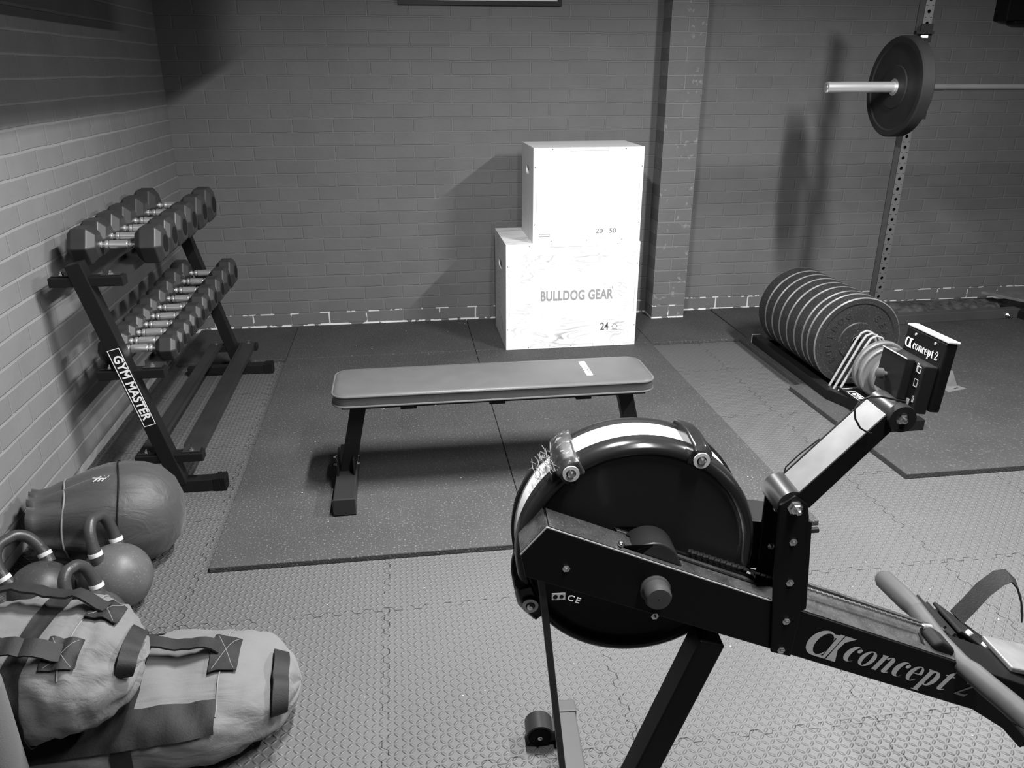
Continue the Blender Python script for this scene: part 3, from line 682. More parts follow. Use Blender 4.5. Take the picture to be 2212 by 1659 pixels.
# ------------------------------------------------------------------ big sandbag ball by the left wall
def dball():
    t = thing('sandbag_ball', 'round dark nylon sandbag with gathered neck leaning against the left wall', 'sandbag', (.30, -2.51, FZ))
    c = Vector((.03, .02, .165)); axd = Vector((-1, -.22, .04)).normalized()      # neck points to the wall
    e1 = Vector((0, 0, 1)); e1 = (e1 - axd * e1.dot(axd)).normalized(); e2 = axd.cross(e1)
    prof = [(.001, -.172), (.05, -.168), (.10, -.148), (.14, -.11), (.163, -.06), (.172, -.005), (.168, .05), (.155, .10), (.137, .15), (.120, .20), (.108, .23), (.104, .255), (.110, .275)]
    b = MB(); n = 72; R = []
    for ri, (r, h) in enumerate(prof):
        ring = []
        for k in range(n):
            a = 2 * PI * k / n
            w = max(0, (h - .0) / .25)
            rr = r * (1 + (.020 + .05 * w) * math.sin(11 * a + 2 * math.sin(3 * a)) * (1 if h > 0 else .35) + .012 * noise.noise(Vector((math.cos(a) * 3, math.sin(a) * 3, h * 14))))
            p = c + axd * h + (e1 * math.cos(a) * .98 + e2 * math.sin(a) * 1.02) * rr
            if p.z < .004: p.z = .004 + (p.z - .004) * .05
            ring.append(p)
        R.append(ring)
    inner = [[c + axd * (h) + (e1 * math.cos(2 * PI * k / n) + e2 * math.sin(2 * PI * k / n)) * r for k in range(n)] for r, h in ((.103, .274), (.088, .23), (.07, .17), (.02, .15))]
    for rg in inner:
        for p in rg: p.z = max(p.z, .006)
    b.rings(R + inner); b.build('bag_body', 'nylon', t, smooth=True, angle=180)
    # seams: one hoop round the belly, one pale hoop near the neck
    for h, r, nm, rad, mk in ((.012, .1735, 'belly_seam', .0022, 'deep'), (.172, .131, 'neck_cord', .0028, 'seam')):
        b = MB(); P = []
        for k in range(61):
            a = 2 * PI * k / 60
            p = c + axd * (h + .006 * math.sin(a * 3)) + (e1 * math.cos(a) * .98 + e2 * math.sin(a) * 1.02) * (r * (1 + (.0 + .02) * math.sin(11 * a + 2 * math.sin(3 * a)) * (.8 if h > .1 else .4)) + .002)
            p.z = max(p.z, .006); P.append(p)
        b.tube(P, rad, 6); b.build(nm, mk, t, smooth=True)
    b = MB(); p0 = c + Vector((-.06, -.06, .158))
    for k in range(3): b.beam(p0 + Vector((k * .012, -.012, .0)), p0 + Vector((k * .012 + .018, .010, .006)), .003, .002)
    b.beam(p0 + Vector((-.006, .004, .004)), p0 + Vector((.035, -.004, .004)), .003, .002)
    b.build('printed_mark', 'tape', t)
dball()

# ------------------------------------------------------------------ kettlebells
def kettlebell(label, c, ax, sp, R, hh, hw, mk, band=.012):
    """c = centre of the bell, ax = direction base->handle, sp = direction across the handle"""
    c = Vector(c); ax = Vector(ax).normalized(); sp = Vector(sp); sp = (sp - ax * sp.dot(ax)).normalized()
    t = thing('kettlebell', label, 'kettlebell', (c.x, c.y, FZ + .001), 0, 'kettlebells')
    o = c - Vector((c.x, c.y, FZ + .001))
    prof = [(.001, -R * .86), (R * .52, -R * .86), (R * .60, -R * .83)] + [(R * math.sin(a), -R * math.cos(a)) for a in [math.radians(d) for d in range(42, 171, 8)]] + [(.001, R)]
    b = MB(); b.lathe(prof, o, ax, 48, cap=False); b.build('bell', mk, t, smooth=True, angle=40)
    b = MB(); b.lathe_closed([(R * .36, -R * .865), (R * .44, -R * .865), (R * .44, -R * .858), (R * .36, -R * .858)], o, ax, 40); b.build('base_ring', 'deep', t)
    pts = []; r = .0165
    base = R * .72
    ctl = [(-hw * .95, base), (-hw * 1.02, base + hh * .22), (-hw * .98, base + hh * .5), (-hw * .80, base + hh * .80), (-hw * .42, base + hh * .98), (0, base + hh), (hw * .42, base + hh * .98), (hw * .80, base + hh * .80), (hw * .98, base + hh * .5), (hw * 1.02, base + hh * .22), (hw * .95, base)]
    # Catmull-Rom through the control points
    P = [Vector((p, q, 0)) for p, q in ctl]
    for i in range(len(P) - 1):
        p0, p1, p2, p3 = P[max(i - 1, 0)], P[i], P[i + 1], P[min(i + 2, len(P) - 1)]
        for k in range(4):
            u = k / 4
            q = .5 * ((2 * p1) + (p2 - p0) * u + (2 * p0 - 5 * p1 + 4 * p2 - p3) * u * u + (3 * p1 - p0 - 3 * p2 + p3) * u ** 3)
            pts.append(o + sp * q.x + ax * q.y)
    pts.append(o + sp * P[-1].x + ax * P[-1].y)
    n = len(pts); rad = [r * (1.30 - .30 * min(1, min(i, n - 1 - i) / 7)) for i in range(n)]
    b = MB(); b.tube(pts, rad, 14); b.build('handle', 'kbh', t, smooth=True, angle=60)
    for e in (-1, 1):
        k = 4 if e < 0 else n - 5
        d = (pts[k + 1] - pts[k - 1]).normalized()
        b = MB(); b.cyl(pts[k] - d * band / 2, pts[k] + d * band / 2, rad[k] + .0012, n=24); b.build('white_band', 'tape', t, smooth=True)
kettlebell('kettlebell with a tall upright loop, right-most of the three', (.365, -2.765, .082), (-.22, .22, .95), (.10, 1, .1), .101, .120, .056, 'kb')
kettlebell('kettlebell nearest the left wall, its wide loop leaning to the wall', (.165, -2.80, .074), (-.42, .22, .85), (.62, .75, .1), .090, .118, .060, 'kb2')
kettlebell('kettlebell half hidden behind the upper sandbag, between the other two', (.362, -2.950, .066), (-.25, .16, .95), (.35, .9, .1), .083, .108, .046, 'kb2')

# ------------------------------------------------------------------ sandbags
def sandbag(label, loc, rz, tilt, L, W, H, straps, seed, flat=.35, name='sandbag', mk='canvas', group='long canvas sandbags', pinch=(1, 1), bands=(-.45, .18), wr=.012):
    t = thing(name, label, 'sandbag', loc, rz, group); t.rotation_euler = (0, tilt, rz)
    nu, nv = 64, 64
    def S(u, v, off=0.):
        # u in -1..1 along the bag, v angle round it (0 = +y side, pi/2 = top)
        e = abs(u); k = pinch[0] if u > 0 else pinch[1]
        pr = (1 - e ** (3.2 * k)) ** .5 if e < 1 else 0
        cy = math.cos(v); sz = math.sin(v)
        se = lambda x, p: math.copysign(abs(x) ** p, x)
        y = W / 2 * pr * se(cy, .85); z = H / 2 * pr * se(sz, .8)
        z = z if z > 0 else z * .96
        nz = noise.fractal(Vector((u * 4 + seed, math.cos(v) * 1.3, math.sin(v) * 1.3)), 1, 2, 3) * wr
        nz += noise.noise(Vector((u * 16 + seed, v * 2.5, 0))) * wr * .35 * (1 + 2 * e ** 4)
        p = Vector((L / 2 * u, y, z + H / 2)); nrm = Vector((.0, cy / W, sz / H)); nrm.normalize()
        if e > .75: nrm = (nrm + Vector((math.copysign((e - .75) * 3, u), 0, 0))).normalized()
        q = p + nrm * (nz * pr ** .5 + off)
        q.z = max(q.z, .0005 + off * .2)
        return q
    b = MB(); R = []
    for i in range(nu + 1):
        u = math.sin((i / nu - .5) * PI) ; u = max(min(u, .99995), -.99995)
        R.append([S(u, 2 * PI * k / nv) for k in range(nv)])
    b.rings(R); b.build('bag_body', mk, t, smooth=True, angle=180)
    def strip(path, halfw_u=None, halfw_v=None, name='strap', off=.003, mat='webb'):
        """band on the surface following (u,v) points"""
        b = MB(); A = []; W_ = [-1, -.6, -.2, .2, .6, 1]
        for (u, v) in path:
            f = lambda k, o_: S(u + halfw_u * k, v, o_) if halfw_u else S(u, v + halfw_v * k, o_)
            A.append([f(k, off) for k in W_] + [f(k, off + .0022) for k in reversed(W_)])
        b.rings(A); return b.build(name, mat, t, smooth=True, angle=60)
    for u in bands: strip([(u, -.9 + 4.8 * k / 50) for k in range(51)], halfw_u=.055 * .75 / L, name='hoop_strap')
    for (u0, u1, v, kind) in straps:
        n = 30
        strip([(u0 + (u1 - u0) * k / n, v) for k in range(n + 1)], halfw_v=.030 / (H * .5), name='long_strap', off=.0095) if kind == 'flat' else None
        if kind == 'loop':
            # a carrying handle: two sewn patches and a raised loop between
            for (a, c) in ((u0, u0 + .17 * .75 / L * 1.0), (u1 - .17 * .75 / L, u1)):
                strip([(a + (c - a) * k / 8, v) for k in range(9)], halfw_v=.028 / (H * .5), name='sewn_patch', off=.0085)
                hv = .024 / (H * .5); b = MB()
                for sg_ in (-1, 1): b.tube([S(a + (c - a) * (.12 + .76 * k / 6), v + sg_ * hv * (k / 3 - 1), .0110) for k in range(7)], .0008, 5)
                b.build('cross_stitch', 'seam', t)
            P = []; U = []
            for k in range(21):
                s_ = k / 20; u = u0 + .1 + (u1 - u0 - .2) * s_
                hgt = .012 + .035 * math.sin(PI * s_) ** .7
                p = S(u, v, 0); q = S(u, v, 1.0); nn = (q - p).normalized(); P.append(p + nn * hgt); U.append(tuple(nn))
            b = MB(); b.tube(P, 0, flat=(.040, .005), up=U); b.build('carry_handle', 'webb', t, smooth=True, angle=50)
        if kind == 'end':
            P = []; U = []
            for k in range(17):
                vv = v - .9 + 1.8 * k / 16; p = S(u0, vv, 0); nn = (S(u0, vv, 1.) - p).normalized()
                P.append(p + nn * (.006 + .022 * math.sin(PI * k / 16) ** .6)); U.append(tuple(nn))
            b = MB(); b.tube(P, 0, flat=(.038, .005), up=U); b.build('end_handle', 'webb', t, smooth=True, angle=50)
    # pale side seam
    b = MB(); P = [S(.62, -.7 + 3.2 * k / 40, .002) for k in range(41)]; b.tube(P, .0018, 6); b.build('end_seam', 'seam', t, smooth=True)
    return t, S
lb, LS = sandbag('long pale canvas sandbag with black webbing lying on the foam floor, the lower one', (.495, -3.30, FZ), math.radians(3), 0, .93, .40, .19, [(-.3, .62, PI * .80, 'flat'), (-.2, .70, PI * .47, 'loop'), (.90, 0, PI * .68, 'end')], 3.3, bands=(-.35, .20), pinch=(1.25, 1), wr=.016)
ub, US = sandbag('shorter canvas sandbag with black handles, lying on top of the lower one', (.345, -3.385, .168), math.radians(-3), 0, .61, .34, .225, [(-.35, .72, PI * .66, 'loop'), (-.4, .84, PI * .40, 'loop'), (.955, 0, PI * .62, 'end')], 8.1, bands=(.34,), pinch=(1.5, 1), wr=.016)
t = thing('foam_roller', 'pale grey roller standing on end in the bottom left corner of the view', 'roller', (.405, -3.61, FZ + .001))
b = MB(); b.lathe([(.060, 0), (.066, .006), (.066, .434), (.060, .44), (.03, .44), (.03, 0)], (0, 0, 0), (0, 0, 1), 48, cap=False); b.build('roller_body', 'canvas2', t, smooth=True, angle=40)

# ------------------------------------------------------------------ rowing machine
PH = -.075
OX, OY = 1.633, -3.81
rw = thing('rowing_machine', 'black indoor rowing machine with large flywheel in the foreground', 'rowing machine', (OX, OY, FZ), PH)
def r3(s, t, z): return Vector((s, t, z - FZ))
def side(p, q, h): return r3(p, h, q)       # prism in the side plane: p=s, q=z, h=t
ZC = .7445; SR = .2025
# drum: near cover, rounded rims, white perforated band
T0, T1 = 0.0, .100
n = 96
b = MB(); b.lathe([(.001, .006), (SR - .028, .006), (SR - .024, .004), (SR - .021, .0)], r3(0, T0, ZC), (0, 1, 0), n, cap=False); b.build('side_cover', 'cover', rw, smooth=True, angle=30)
b = MB(); b.lathe([(SR - .022, .002), (SR - .017, -.005), (SR - .010, -.008), (SR - .003, -.005), (SR + .0015, .006), (SR + .002, .030), (SR - .001, .032), (SR - .004, .036)], r3(0, T0, ZC), (0, 1, 0), n, cap=False); b.build('cage_rim', 'rimb', rw, smooth=True, angle=60)
b = MB(); b.lathe([(SR - .031, -.002), (SR - .022, .006), (SR - .010, .009), (SR - .001, .005), (SR + .004, -.006), (SR + .004, -.016), (SR - .004, -.017), (SR - .004, -.03), (.001, -.03)], r3(0, T1, ZC), (0, 1, 0), n, cap=False); b.build('cage_rim', 'rimb', rw, smooth=True, angle=60)
b = MB(); b.lathe([(SR - .001, T0 + .015), (SR - .001, T1 - .010)], r3(0, 0, ZC), (0, 1, 0), n, cap=False)
b.build('perforated_band', 'mesh', rw, smooth=True)
# dark clips on the rim
def clip(a, wd, name, mk):
    b = MB(); rr = SR
    def pt(da, dr, t): return r3(math.cos(a + da) * (rr + dr), t, ZC + math.sin(a + da) * (rr + dr))
    prof = [(-.012, .001), (-.014, .010), (-.002, .020), (.05, .024), (T1 - .02, .020), (T1 + .012, .010), (T1 + .012, -.004)]
    R = []
    for k in range(7):
        da = -wd / 2 + wd * k / 6; f = 1 - .35 * abs(k - 3) / 3
        R.append([pt(da, dr * f, t) for t, dr in prof] + [pt(da, -.016, T1 + .012 - .004), pt(da, -.018, -.013)])
    b.rings(R); o = b.build(name, mk, rw, bevel=.003, smooth=True, angle=40)
    b = MB(); c = pt(0, -.002, -.016); b.lathe([(.006, 0), (.006, -.006), (.003, -.008)], c, (0, 1, 0), 16); b.build('clip_screw', 'steel', o)
    b = MB(); b.lathe_closed([(.008, -.001), (.0135, -.001), (.0135, -.0035), (.008, -.0035)], c, (0, 1, 0), 24); b.build('clip_ring', 'alu', o)
    return o
clip(math.radians(126), .20, 'rim_clip', 'shroud'); clip(math.radians(63), .17, 'rim_clip', 'rimb'); clip(math.radians(206), .35, 'rim_clip', 'rimb')
# dusty strands stuck to the left clip
b = MB()
for k in range(16):
    a = math.radians(126 + random.uniform(2, 14)); P = []
    for j in range(5):
        a += random.uniform(-.03, .05); P.append(r3(math.cos(a) * (SR + .012 + random.uniform(0, .008)), .0 + .02 * j + random.uniform(-.01, .01), ZC + math.sin(a) * (SR + .010 + random.uniform(0, .01))))
    b.tube(P, .0006, 4)
tag(b.build('dust_strands', 'seam', rw), kind='stuff')
# arm and main beam (near side plane t=-.065)
TN = -.065
top = lambda s: .680 - .4167 * (s - .22)
bot = lambda s: .583 - .4010 * (s - .226)
arm = [(-.160, .838), (.24, top(.24)), (.24, bot(.24)), (-.193, .748), (-.201, .790)]
b = MB(); b.prism(arm, side, TN, -.004); b.build('front_arm', 'frame', rw, bevel=.0025)
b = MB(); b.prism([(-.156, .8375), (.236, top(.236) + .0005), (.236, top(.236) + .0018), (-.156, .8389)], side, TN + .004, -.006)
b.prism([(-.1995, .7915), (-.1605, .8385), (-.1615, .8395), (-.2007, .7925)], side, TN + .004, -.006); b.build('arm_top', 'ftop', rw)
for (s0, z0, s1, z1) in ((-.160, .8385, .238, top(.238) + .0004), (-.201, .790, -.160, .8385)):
    b = MB(); b.tube([r3(s0, TN + .0015, z0), r3(s1, TN + .0015, z1)], .0016, 6); b.build('edge_highlight', 'edge', rw)  # pale line along the arm's upper edges: a highlight painted as colour
beam = [(.215, top(.215)), (.60, top(.60)), (.74, .462), (.80, .43), (.80, .365), (.735, .325), (.69, .375), (.62, bot(.62)), (.215, bot(.215))]
b = MB(); b.prism(beam, side, TN, .030); b.build('main_beam', 'frame', rw, bevel=.0025)
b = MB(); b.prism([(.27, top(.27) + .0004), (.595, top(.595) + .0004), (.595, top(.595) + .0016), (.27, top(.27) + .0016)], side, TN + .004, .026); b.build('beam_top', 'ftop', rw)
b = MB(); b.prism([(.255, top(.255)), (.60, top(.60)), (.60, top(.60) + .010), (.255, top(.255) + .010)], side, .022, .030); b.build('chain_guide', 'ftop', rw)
# small grooves on the arm top, hub housing, knob
b = MB(); b.prism([(-.02, top(-.02)), (.205, top(.205)), (.205, top(.205) + .006), (-.02, top(-.02) + .006)], side, -.012, -.006); b.prism([(.06, top(.06)), (.205, top(.205)), (.205, top(.205) + .004), (.06, top(.06) + .004)], side, -.030, -.024); b.build('chain_slot', 'deep', rw)
hp = []
for k in range(13):
    a = math.radians(15 + 150 * k / 12); hp.append((.015 + .046 * math.cos(a), ZC + .004 + .046 * math.sin(a)))
hp = [(.066, top(.066) + .001)] + hp + [(-.036, top(-.036) + .001)]
b = MB(); b.prism(hp, side, -.052, .004); b.build('hub_housing', 'blk2', rw, bevel=.003, seg=3, smooth=True, angle=40)
b = MB(); b.hexbolt(r3(-.038, -.05, top(-.04) + .006), (-.2, -1, .3), .005, .004); b.build('housing_bolt', 'steel', rw)
b = MB(); b.lathe([(.024, 0), (.025, .006), (.022, .008), (.022, .026), (.019, .031), (.001, .0315)], r3(.018, TN, .718), (0, -1, 0), 32, cap=False); b.build('side_knob', 'grip', rw, smooth=True, angle=40)
for s_, z_ in ((-.128, .762), (.022, .662), (-.0, .69)):
    if s_ == -.0: continue
    b = MB(); b.hexbolt(r3(s_, TN, z_), (0, -1, 0), .0052, .003); b.build('bolt', 'steel', rw)
b = MB(); b.box(*[-.150, -.128, TN - .0008, TN, .7085 - FZ - .006, .7085 - FZ + .007], R=Matrix.Rotation(math.radians(0), 3, 'Y')); b.build('rating_label', 'grey', rw)
b = MB(); b.cyl(r3(-.144, TN - .0014, .709), r3(-.144, TN - .0008, .709), .0038, n=12); b.cyl(r3(-.134, TN - .0014, .709), r3(-.134, TN - .0008, .709), .0034, n=12); b.build('label_symbol', 'deep', rw)
text('approval_mark', 'CE', 'white', rw, frame_m(r3(-.114, TN - .001, .7025), (1, 0, -.42), (.42, 0, 1)), .015, .0001, 1.1, spacing=1.3)
# post plates at the hinge
pp = [(.205, .868), (.228, .884), (.250, .868), (.2555, .845), (.268, top(.268) - .004), (.262, bot(.262) + .001), (.226, bot(.226) - .002), (.213, .72)]
b = MB(); b.prism(pp, side, TN - .006, TN); b.build('post_plate', 'frame', rw, bevel=.002)
b = MB(); b.prism([(.250, .84), (.262, .835), (.276, .668), (.266, .662)], side, TN - .006, -.045); b.build('post_flange', 'frame', rw, bevel=.002)
pf = [(.207, .864), (.228, .876), (.248, .862), (.250, .70), (.255, top(.255) - .01), (.21, top(.21) - .01)]
b = MB(); b.prism(pf, side, -.008, -.002); b.build('post_plate', 'frame', rw, bevel=.002)
b = MB(); b.prism([(.185, .800), (.245, .790), (.245, .70), (.19, .705)], side, -.002, .075); b.build('cage_bracket', 'frame', rw, bevel=.002)
for s_, z_ in ((.235, .800), (.240, .722), (.244, .645), (.243, .585)):
    b = MB(); b.hexbolt(r3(s_, TN - .006, z_), (0, -1, 0), .0055, .003); b.build('bolt', 'steel', rw)
for s_, z_ in ((.228, .825), (.228, .752)):
    b = MB(); b.hexbolt(r3(s_, -.008, z_), (0, -1, 0), .0055, .003); b.build('bolt', 'steel', rw)
b = MB(); b.cyl(r3(.229, TN + .001, .862), r3(.229, .001, .862), .0255, n=40); b.build('hinge_tube', 'blk2', rw, smooth=True, angle=40)
b = MB(); b.hexbolt(r3(.229, TN - .006, .864), (0, -1, 0), .010, .010); b.build('hinge_bolt', 'steel', rw)
b = MB(); b.tube([r3(.262, -.04, .80), r3(.29, -.038, .80)], .005, 8); b.build('hook_stub', 'blk2', rw)
# monitor arm: channel with a wide pale top face and black sides
A0, A1 = (.240, .872), (.362, 1.008)
dA = Vector((A1[0] - A0[0], A1[1] - A0[1])).normalized(); nA = Vector((-dA.y, dA.x))
def ap(k, off): return (A0[0] + (A1[0] - A0[0]) * k + nA.x * off, A0[1] + (A1[1] - A0[1]) * k + nA.y * off)
b = MB(); b.prism([ap(0, .012), ap(1, .012), ap(1, .009), ap(0, .009)], side, TN + .002, -.002); b.build('arm_face', 'armtop', rw, bevel=.001)
for ta, tb_ in ((TN - .001, TN + .002), (-.002, .001)):
    b = MB(); b.prism([ap(-.02, .0125), ap(1, .0125), ap(1.03, -.014), ap(.0, -.020)], side, ta, tb_); b.build('arm_side', 'frame', rw)
b = MB(); b.lathe([(.0185, -.002), (.0185, .064)], r3(.374, TN, 1.012), (0, 1, 0), 32); b.build('pivot_tube', 'blk2', rw, smooth=True, angle=40)
b = MB(); b.lathe_closed([(.010, .0), (.021, .0), (.022, .004), (.022, .012), (.010, .012)], r3(.374, TN - .010, 1.012), (0, 1, 0), 32); b.build('pivot_washer', 'deep', rw, smooth=True, angle=40)
b = MB(); b.hexbolt(r3(.374, TN - .006, 1.012), (0, -1, 0), .009, .006); b.build('pivot_bolt', 'steel', rw)
# monitor: slab with logo, rear housing with knob, connector panel
mo = Vector(r3(.4224, -.0598, 1.0197))
er = Vector((-.0153, -1, .0533)).normalized()       # toward the camera along the slab's width
eu = Vector((.103, .0, 1)); eu = (eu - er * eu.dot(er)).normalized(); en = er.cross(eu).normalized()
if en.x > 0: en = -en
def mp(a, c, d): return mo - er * a + eu * c + en * d   # a from near edge to far, c up, d toward the flywheel
def mbox(b, a0, a1, c0, c1, d0, d1): return b.hexa([mp(a0, c0, d0), mp(a1, c0, d0), mp(a1, c0, d1), mp(a0, c0, d1), mp(a0, c1, d0), mp(a1, c1, d0), mp(a1, c1, d1), mp(a0, c1, d1)])
b = MB(); mbox(b, 0, .114, -.004, .105, -.0165, 0); b.build('monitor_case', 'frame', rw, bevel=.003)
b = MB(); mbox(b, -.002, .114, .1052, .1086, -.0175, .001); b.build('monitor_lit_top', 'alu', rw, bevel=.001)  # bright strip paints the light falling on the case's top face
b = MB(); mbox(b, .006, .106, -.010, .066, 0, .022); b.build('connector_panel', 'black', rw, bevel=.002)
b = MB(); mbox(b, .0326, .1057, .0023, .0684, .022, .0365); b.build('rear_housing', 'black', rw, bevel=.002)
b = MB(); b.tube([mp(.0326, .0688, .0368), mp(.1057, .0688, .0368)], .0010, 6); b.build('housing_edge', 'alu', rw)
b = MB(); b.lathe([(.004, 0), (.004, .006), (.009, .007), (.009, .013), (.006, .015)], mp(.078, .030, .0365), en, 20); b.build('rear_knob', 'grip', rw, smooth=True, angle=40)
b = MB()
for (a, c, w_, h_) in ((.013, .052, .011, .010), (.013, .030, .010, .012), (.021, .052, .004, .014), (.012, .006, .004, .010)):
    for (a0, a1, c0, c1) in ((a, a + w_, c, c + .001), (a, a + w_, c + h_ - .001, c + h_), (a, a + .001, c, c + h_), (a + w_ - .001, a + w_, c, c + h_)): mbox(b, a0, a1, c0, c1, .022, .0225)
b.build('socket_outline', 'grey', rw)
b = MB(); mbox(b, .022, .029, -.006, .008, .022, .0225); b.build('serial_label', 'grey', rw)
b = MB()
for a, c in ((.030, .097), (.085, .097)): b.lathe([(.0022, 0), (.0022, .001)], mp(a, c, 0), en, 10)
loose(b.build('case_screw', 'alu', rw))
# cable loop
P = [r3(*p) for p in ((.403, -.03, 1.021), (.372, -.05, 1.034), (.343, -.06, 1.044), (.319, -.07, 1.049), (.302, -.075, 1.045), (.293, -.08, 1.033), (.294, -.085, 1.020), (.304, -.085, 1.005), (.318, -.082, .996), (.330, -.074, .990))]
b = MB(); b.tube(P, .0015, 6); b.build('monitor_cable', 'deep', rw, smooth=True); b = MB(); b.tube([r3(.236, .005, .862), r3(.243, .010, .892), r3(.262, .006, .918), r3(.29, .004, .945)], .0013, 6); b.build('monitor_cable', 'deep', rw, smooth=True)
# logo glyphs --------------------------------------------------------
def arc(cx, cy, rx, ry, a0, a1, n=14, rot=0):
    R = []
    for k in range(n + 1):
        a = math.radians(a0 + (a1 - a0) * k / n); x, y = rx * math.cos(a), ry * math.sin(a); c, s = math.cos(rot), math.sin(rot)
        R.append((cx + x * c - y * s, cy + x * s + y * c))
    return R
def band(o, i):  # quad strips between two equally long polylines
    return [[o[k], o[k + 1], i[k + 1], i[k]] for k in range(len(o) - 1)]
def disc(cx, cy, r): return [arc(cx, cy, r, r, 0, 360, 12)[:-1]]
G = {}
G['c'] = (.78, band(arc(.40, .5, .40, .5, 52, 318, 18), arc(.52, .5, .20, .455, 60, 300, 18)) + disc(.63, .78, .13))
G['o'] = (.90, band(arc(.43, .5, .43, .5, 0, 360, 24), arc(.43, .5, .17, .44, 0, 360, 24)))
G['n'] = (1.0, [[(.06, 0), (.34, 0), (.34, 1), (.06, 1)], [(0, .94), (.34, .94), (.34, 1), (0, 1)], [(.60, .08), (.88, .08), (.88, .80), (.60, .80)]] + band(arc(.61, .74, .27, .26, 0, 165, 10), arc(.56, .72, .06, .21, 0, 165, 10)) + [[(.60, .08), (.88, .08), (1.0, .14), (.98, .06), (.86, 0), (.68, 0)]])
G['e'] = (.80, band(arc(.40, .5, .40, .5, 0, 320, 20), arc(.44, .5, .15, .45, 0, 300, 20)) + [[(.20, .50), (.78, .50), (.78, .55), (.20, .55)]])
G['p'] = (.98, [[(.10, -.42), (.38, -.42), (.38, 1), (.10, 1)], [(0, .94), (.2, .94), (.2, 1), (0, 1)], [(0, -.42), (.48, -.42), (.48, -.36), (0, -.36)]] + band(arc(.50, .5, .42, .5, -130, 130, 18), arc(.48, .5, .13, .44, -130, 130, 18)))
G['t'] = (.62, [[(.14, .12), (.42, .12), (.42, 1.30), (.30, 1.22), (.14, 1.08)], [(0, .93), (.60, .93), (.60, 1), (0, 1)], [(.14, .12), (.22, .02), (.36, 0), (.50, .02), (.60, .12), (.58, .15), (.46, .08), (.42, .12)]])
G['2'] = (.85, band(arc(.40, 1.02, .36, .36, 190, -40, 14), arc(.36, 1.04, .20, .28, 190, -40, 14)) + [[(.676, .79), (.513, .86), (.02, .14), (.18, .14)], [(.0, .0), (.74, .0), (.80, .26), (.74, .26), (.66, .15), (.0, .15)]] + disc(.14, .98, .11))
G['A'] = (1.75, band(arc(.55, .62, .55, .62, 45, 315, 24), arc(.66, .62, .33, .52, 30, 330, 24)) + band([(.81, 1.17), (1.05, 1.2), (1.15, 1.2)], [(.87, 1.02), (1.0, 1.02), (1.03, 1.02)])
     + [[(.98, 0), (1.12, 0), (1.22, 1.24), (1.02, 1.24), (.98, .8)], [(.60, .0), (1.12, .0), (1.12, .12), (.80, .10)]]
     + band([(1.27, 1.24), (1.23, .9), (1.20, .5), (1.18, 0)], [(1.75, 1.24), (1.42, .95), (1.36, .55), (1.62, 0)]))
def glyphs(name, s, mat, parent, org, ex, ey, unit, slant=.22, gap=.14, lift=None, lead=None):
    """lettering drawn as flat shapes; org = baseline start"""
    org = Vector(org); ex = Vector(ex).normalized(); ey = Vector(ey); ey = (ey - ex * ey.dot(ex)).normalized()
    b = MB(); x = 0
    for ch in s:
        if ch == ' ': x += .45; continue
        w, polys = G[ch]; k = 1.0; dy = 0
        sl = slant
        for j, P in enumerate(polys):
            z = org + (lift or Vector((0, 0, 0))) * (1 + .02 * j)
            try: b.face([z + ex * ((x + p + sl * (q + dy)) * unit) + ey * ((q * k + dy) * unit) for p, q in P])
            except ValueError: pass
        x += w * k + (gap if ch != 'A' else -.22)
    me = b.build(name, mat, parent)
    return me
exb = Vector((1, 0, -.4085)).normalized()
off = Vector((0, -.0006, 0))
glyphs('beam_lettering', 'A', 'grey', rw, r3(.279, TN, .5765), exb, (0, 0, 1), .0440, .10, lift=off)
glyphs('beam_lettering', 'concept', 'grey', rw, r3(.352, TN, .5555), exb, (0, 0, 1), .0338, .20, .10, lift=off)
glyphs('beam_lettering', '2', 'grey', rw, r3(.576, TN, .466), exb, (0, 0, 1), .0300, .30, lift=off)
lo_ = en * .0008
glyphs('monitor_lettering', 'A', 'white', rw, mp(.108, .073, 0), er, eu, .0125, .0, lift=lo_)
glyphs('monitor_lettering', 'concept 2', 'white', rw, mp(.085, .0740, 0), er, eu, .0095, .0, .04, lift=lo_)

# chain, handle with grips and cradle
b = MB(); c0 = r3(.085, -.012, top(.085) + .016); c1 = r3(.535, -.004, .566); N_ = 86
for k in range(N_):
    a = c0.lerp(c1, k / N_); c = c0.lerp(c1, (k + .78) / N_)
    if k % 2: b.beam(a, c, .0068, .0042)
    else: b.beam(a, c, .0036, .0042)
b.build('drive_chain', 'chainm', rw)
HS, HZ = .577, .526
hc = lambda t, ds=0, dz=0: r3(HS + ds, t, HZ + dz)
b = MB(); b.lathe([(.006, .0), (.016, .004), (.0200, .014), (.0200, .10), (.0175, .128), (.0165, .135)], hc(.222, .006, -.016), Vector((.0, -1, .12)), 28); b.build('grip', 'grip', rw, smooth=True, angle=50)
b = MB(); b.tube([hc(.092, .006, -.001), hc(.075, .004, .0), hc(.0, 0, 0), hc(-.055, .003, 0), hc(-.072, .008, -.001)], [.0170, .0172, .0168, .0172, .0172], 28); b.build('handle_core', 'grip', rw, smooth=True, angle=50)
b = MB(); b.tube([hc(-.066, .006, 0), hc(-.080, .011, 0), hc(-.11, .020, -.003), hc(-.15, .036, -.008), hc(-.19, .050, -.014), hc(-.222, .058, -.018), hc(-.228, .059, -.0185)], [.0165, .0188, .0195, .0198, .0200, .019, .010], 28); b.build('grip', 'grip', rw, smooth=True, angle=50)
b = MB(); b.tube([r3(.534, -.004, .566), r3(.546, -.002, .560), hc(-.001, -.012, .004)], [.005, .009, .007], 12); b.build('chain_clevis', 'chrome', rw, smooth=True)
b = MB(); b.prism([(.528, .562), (.545, .568), (.572, .548), (.575, .525), (.555, .518), (.535, .53)], side, -.05, .0); b.build('handle_cradle', 'deep', rw, bevel=.006, seg=3, smooth=True)
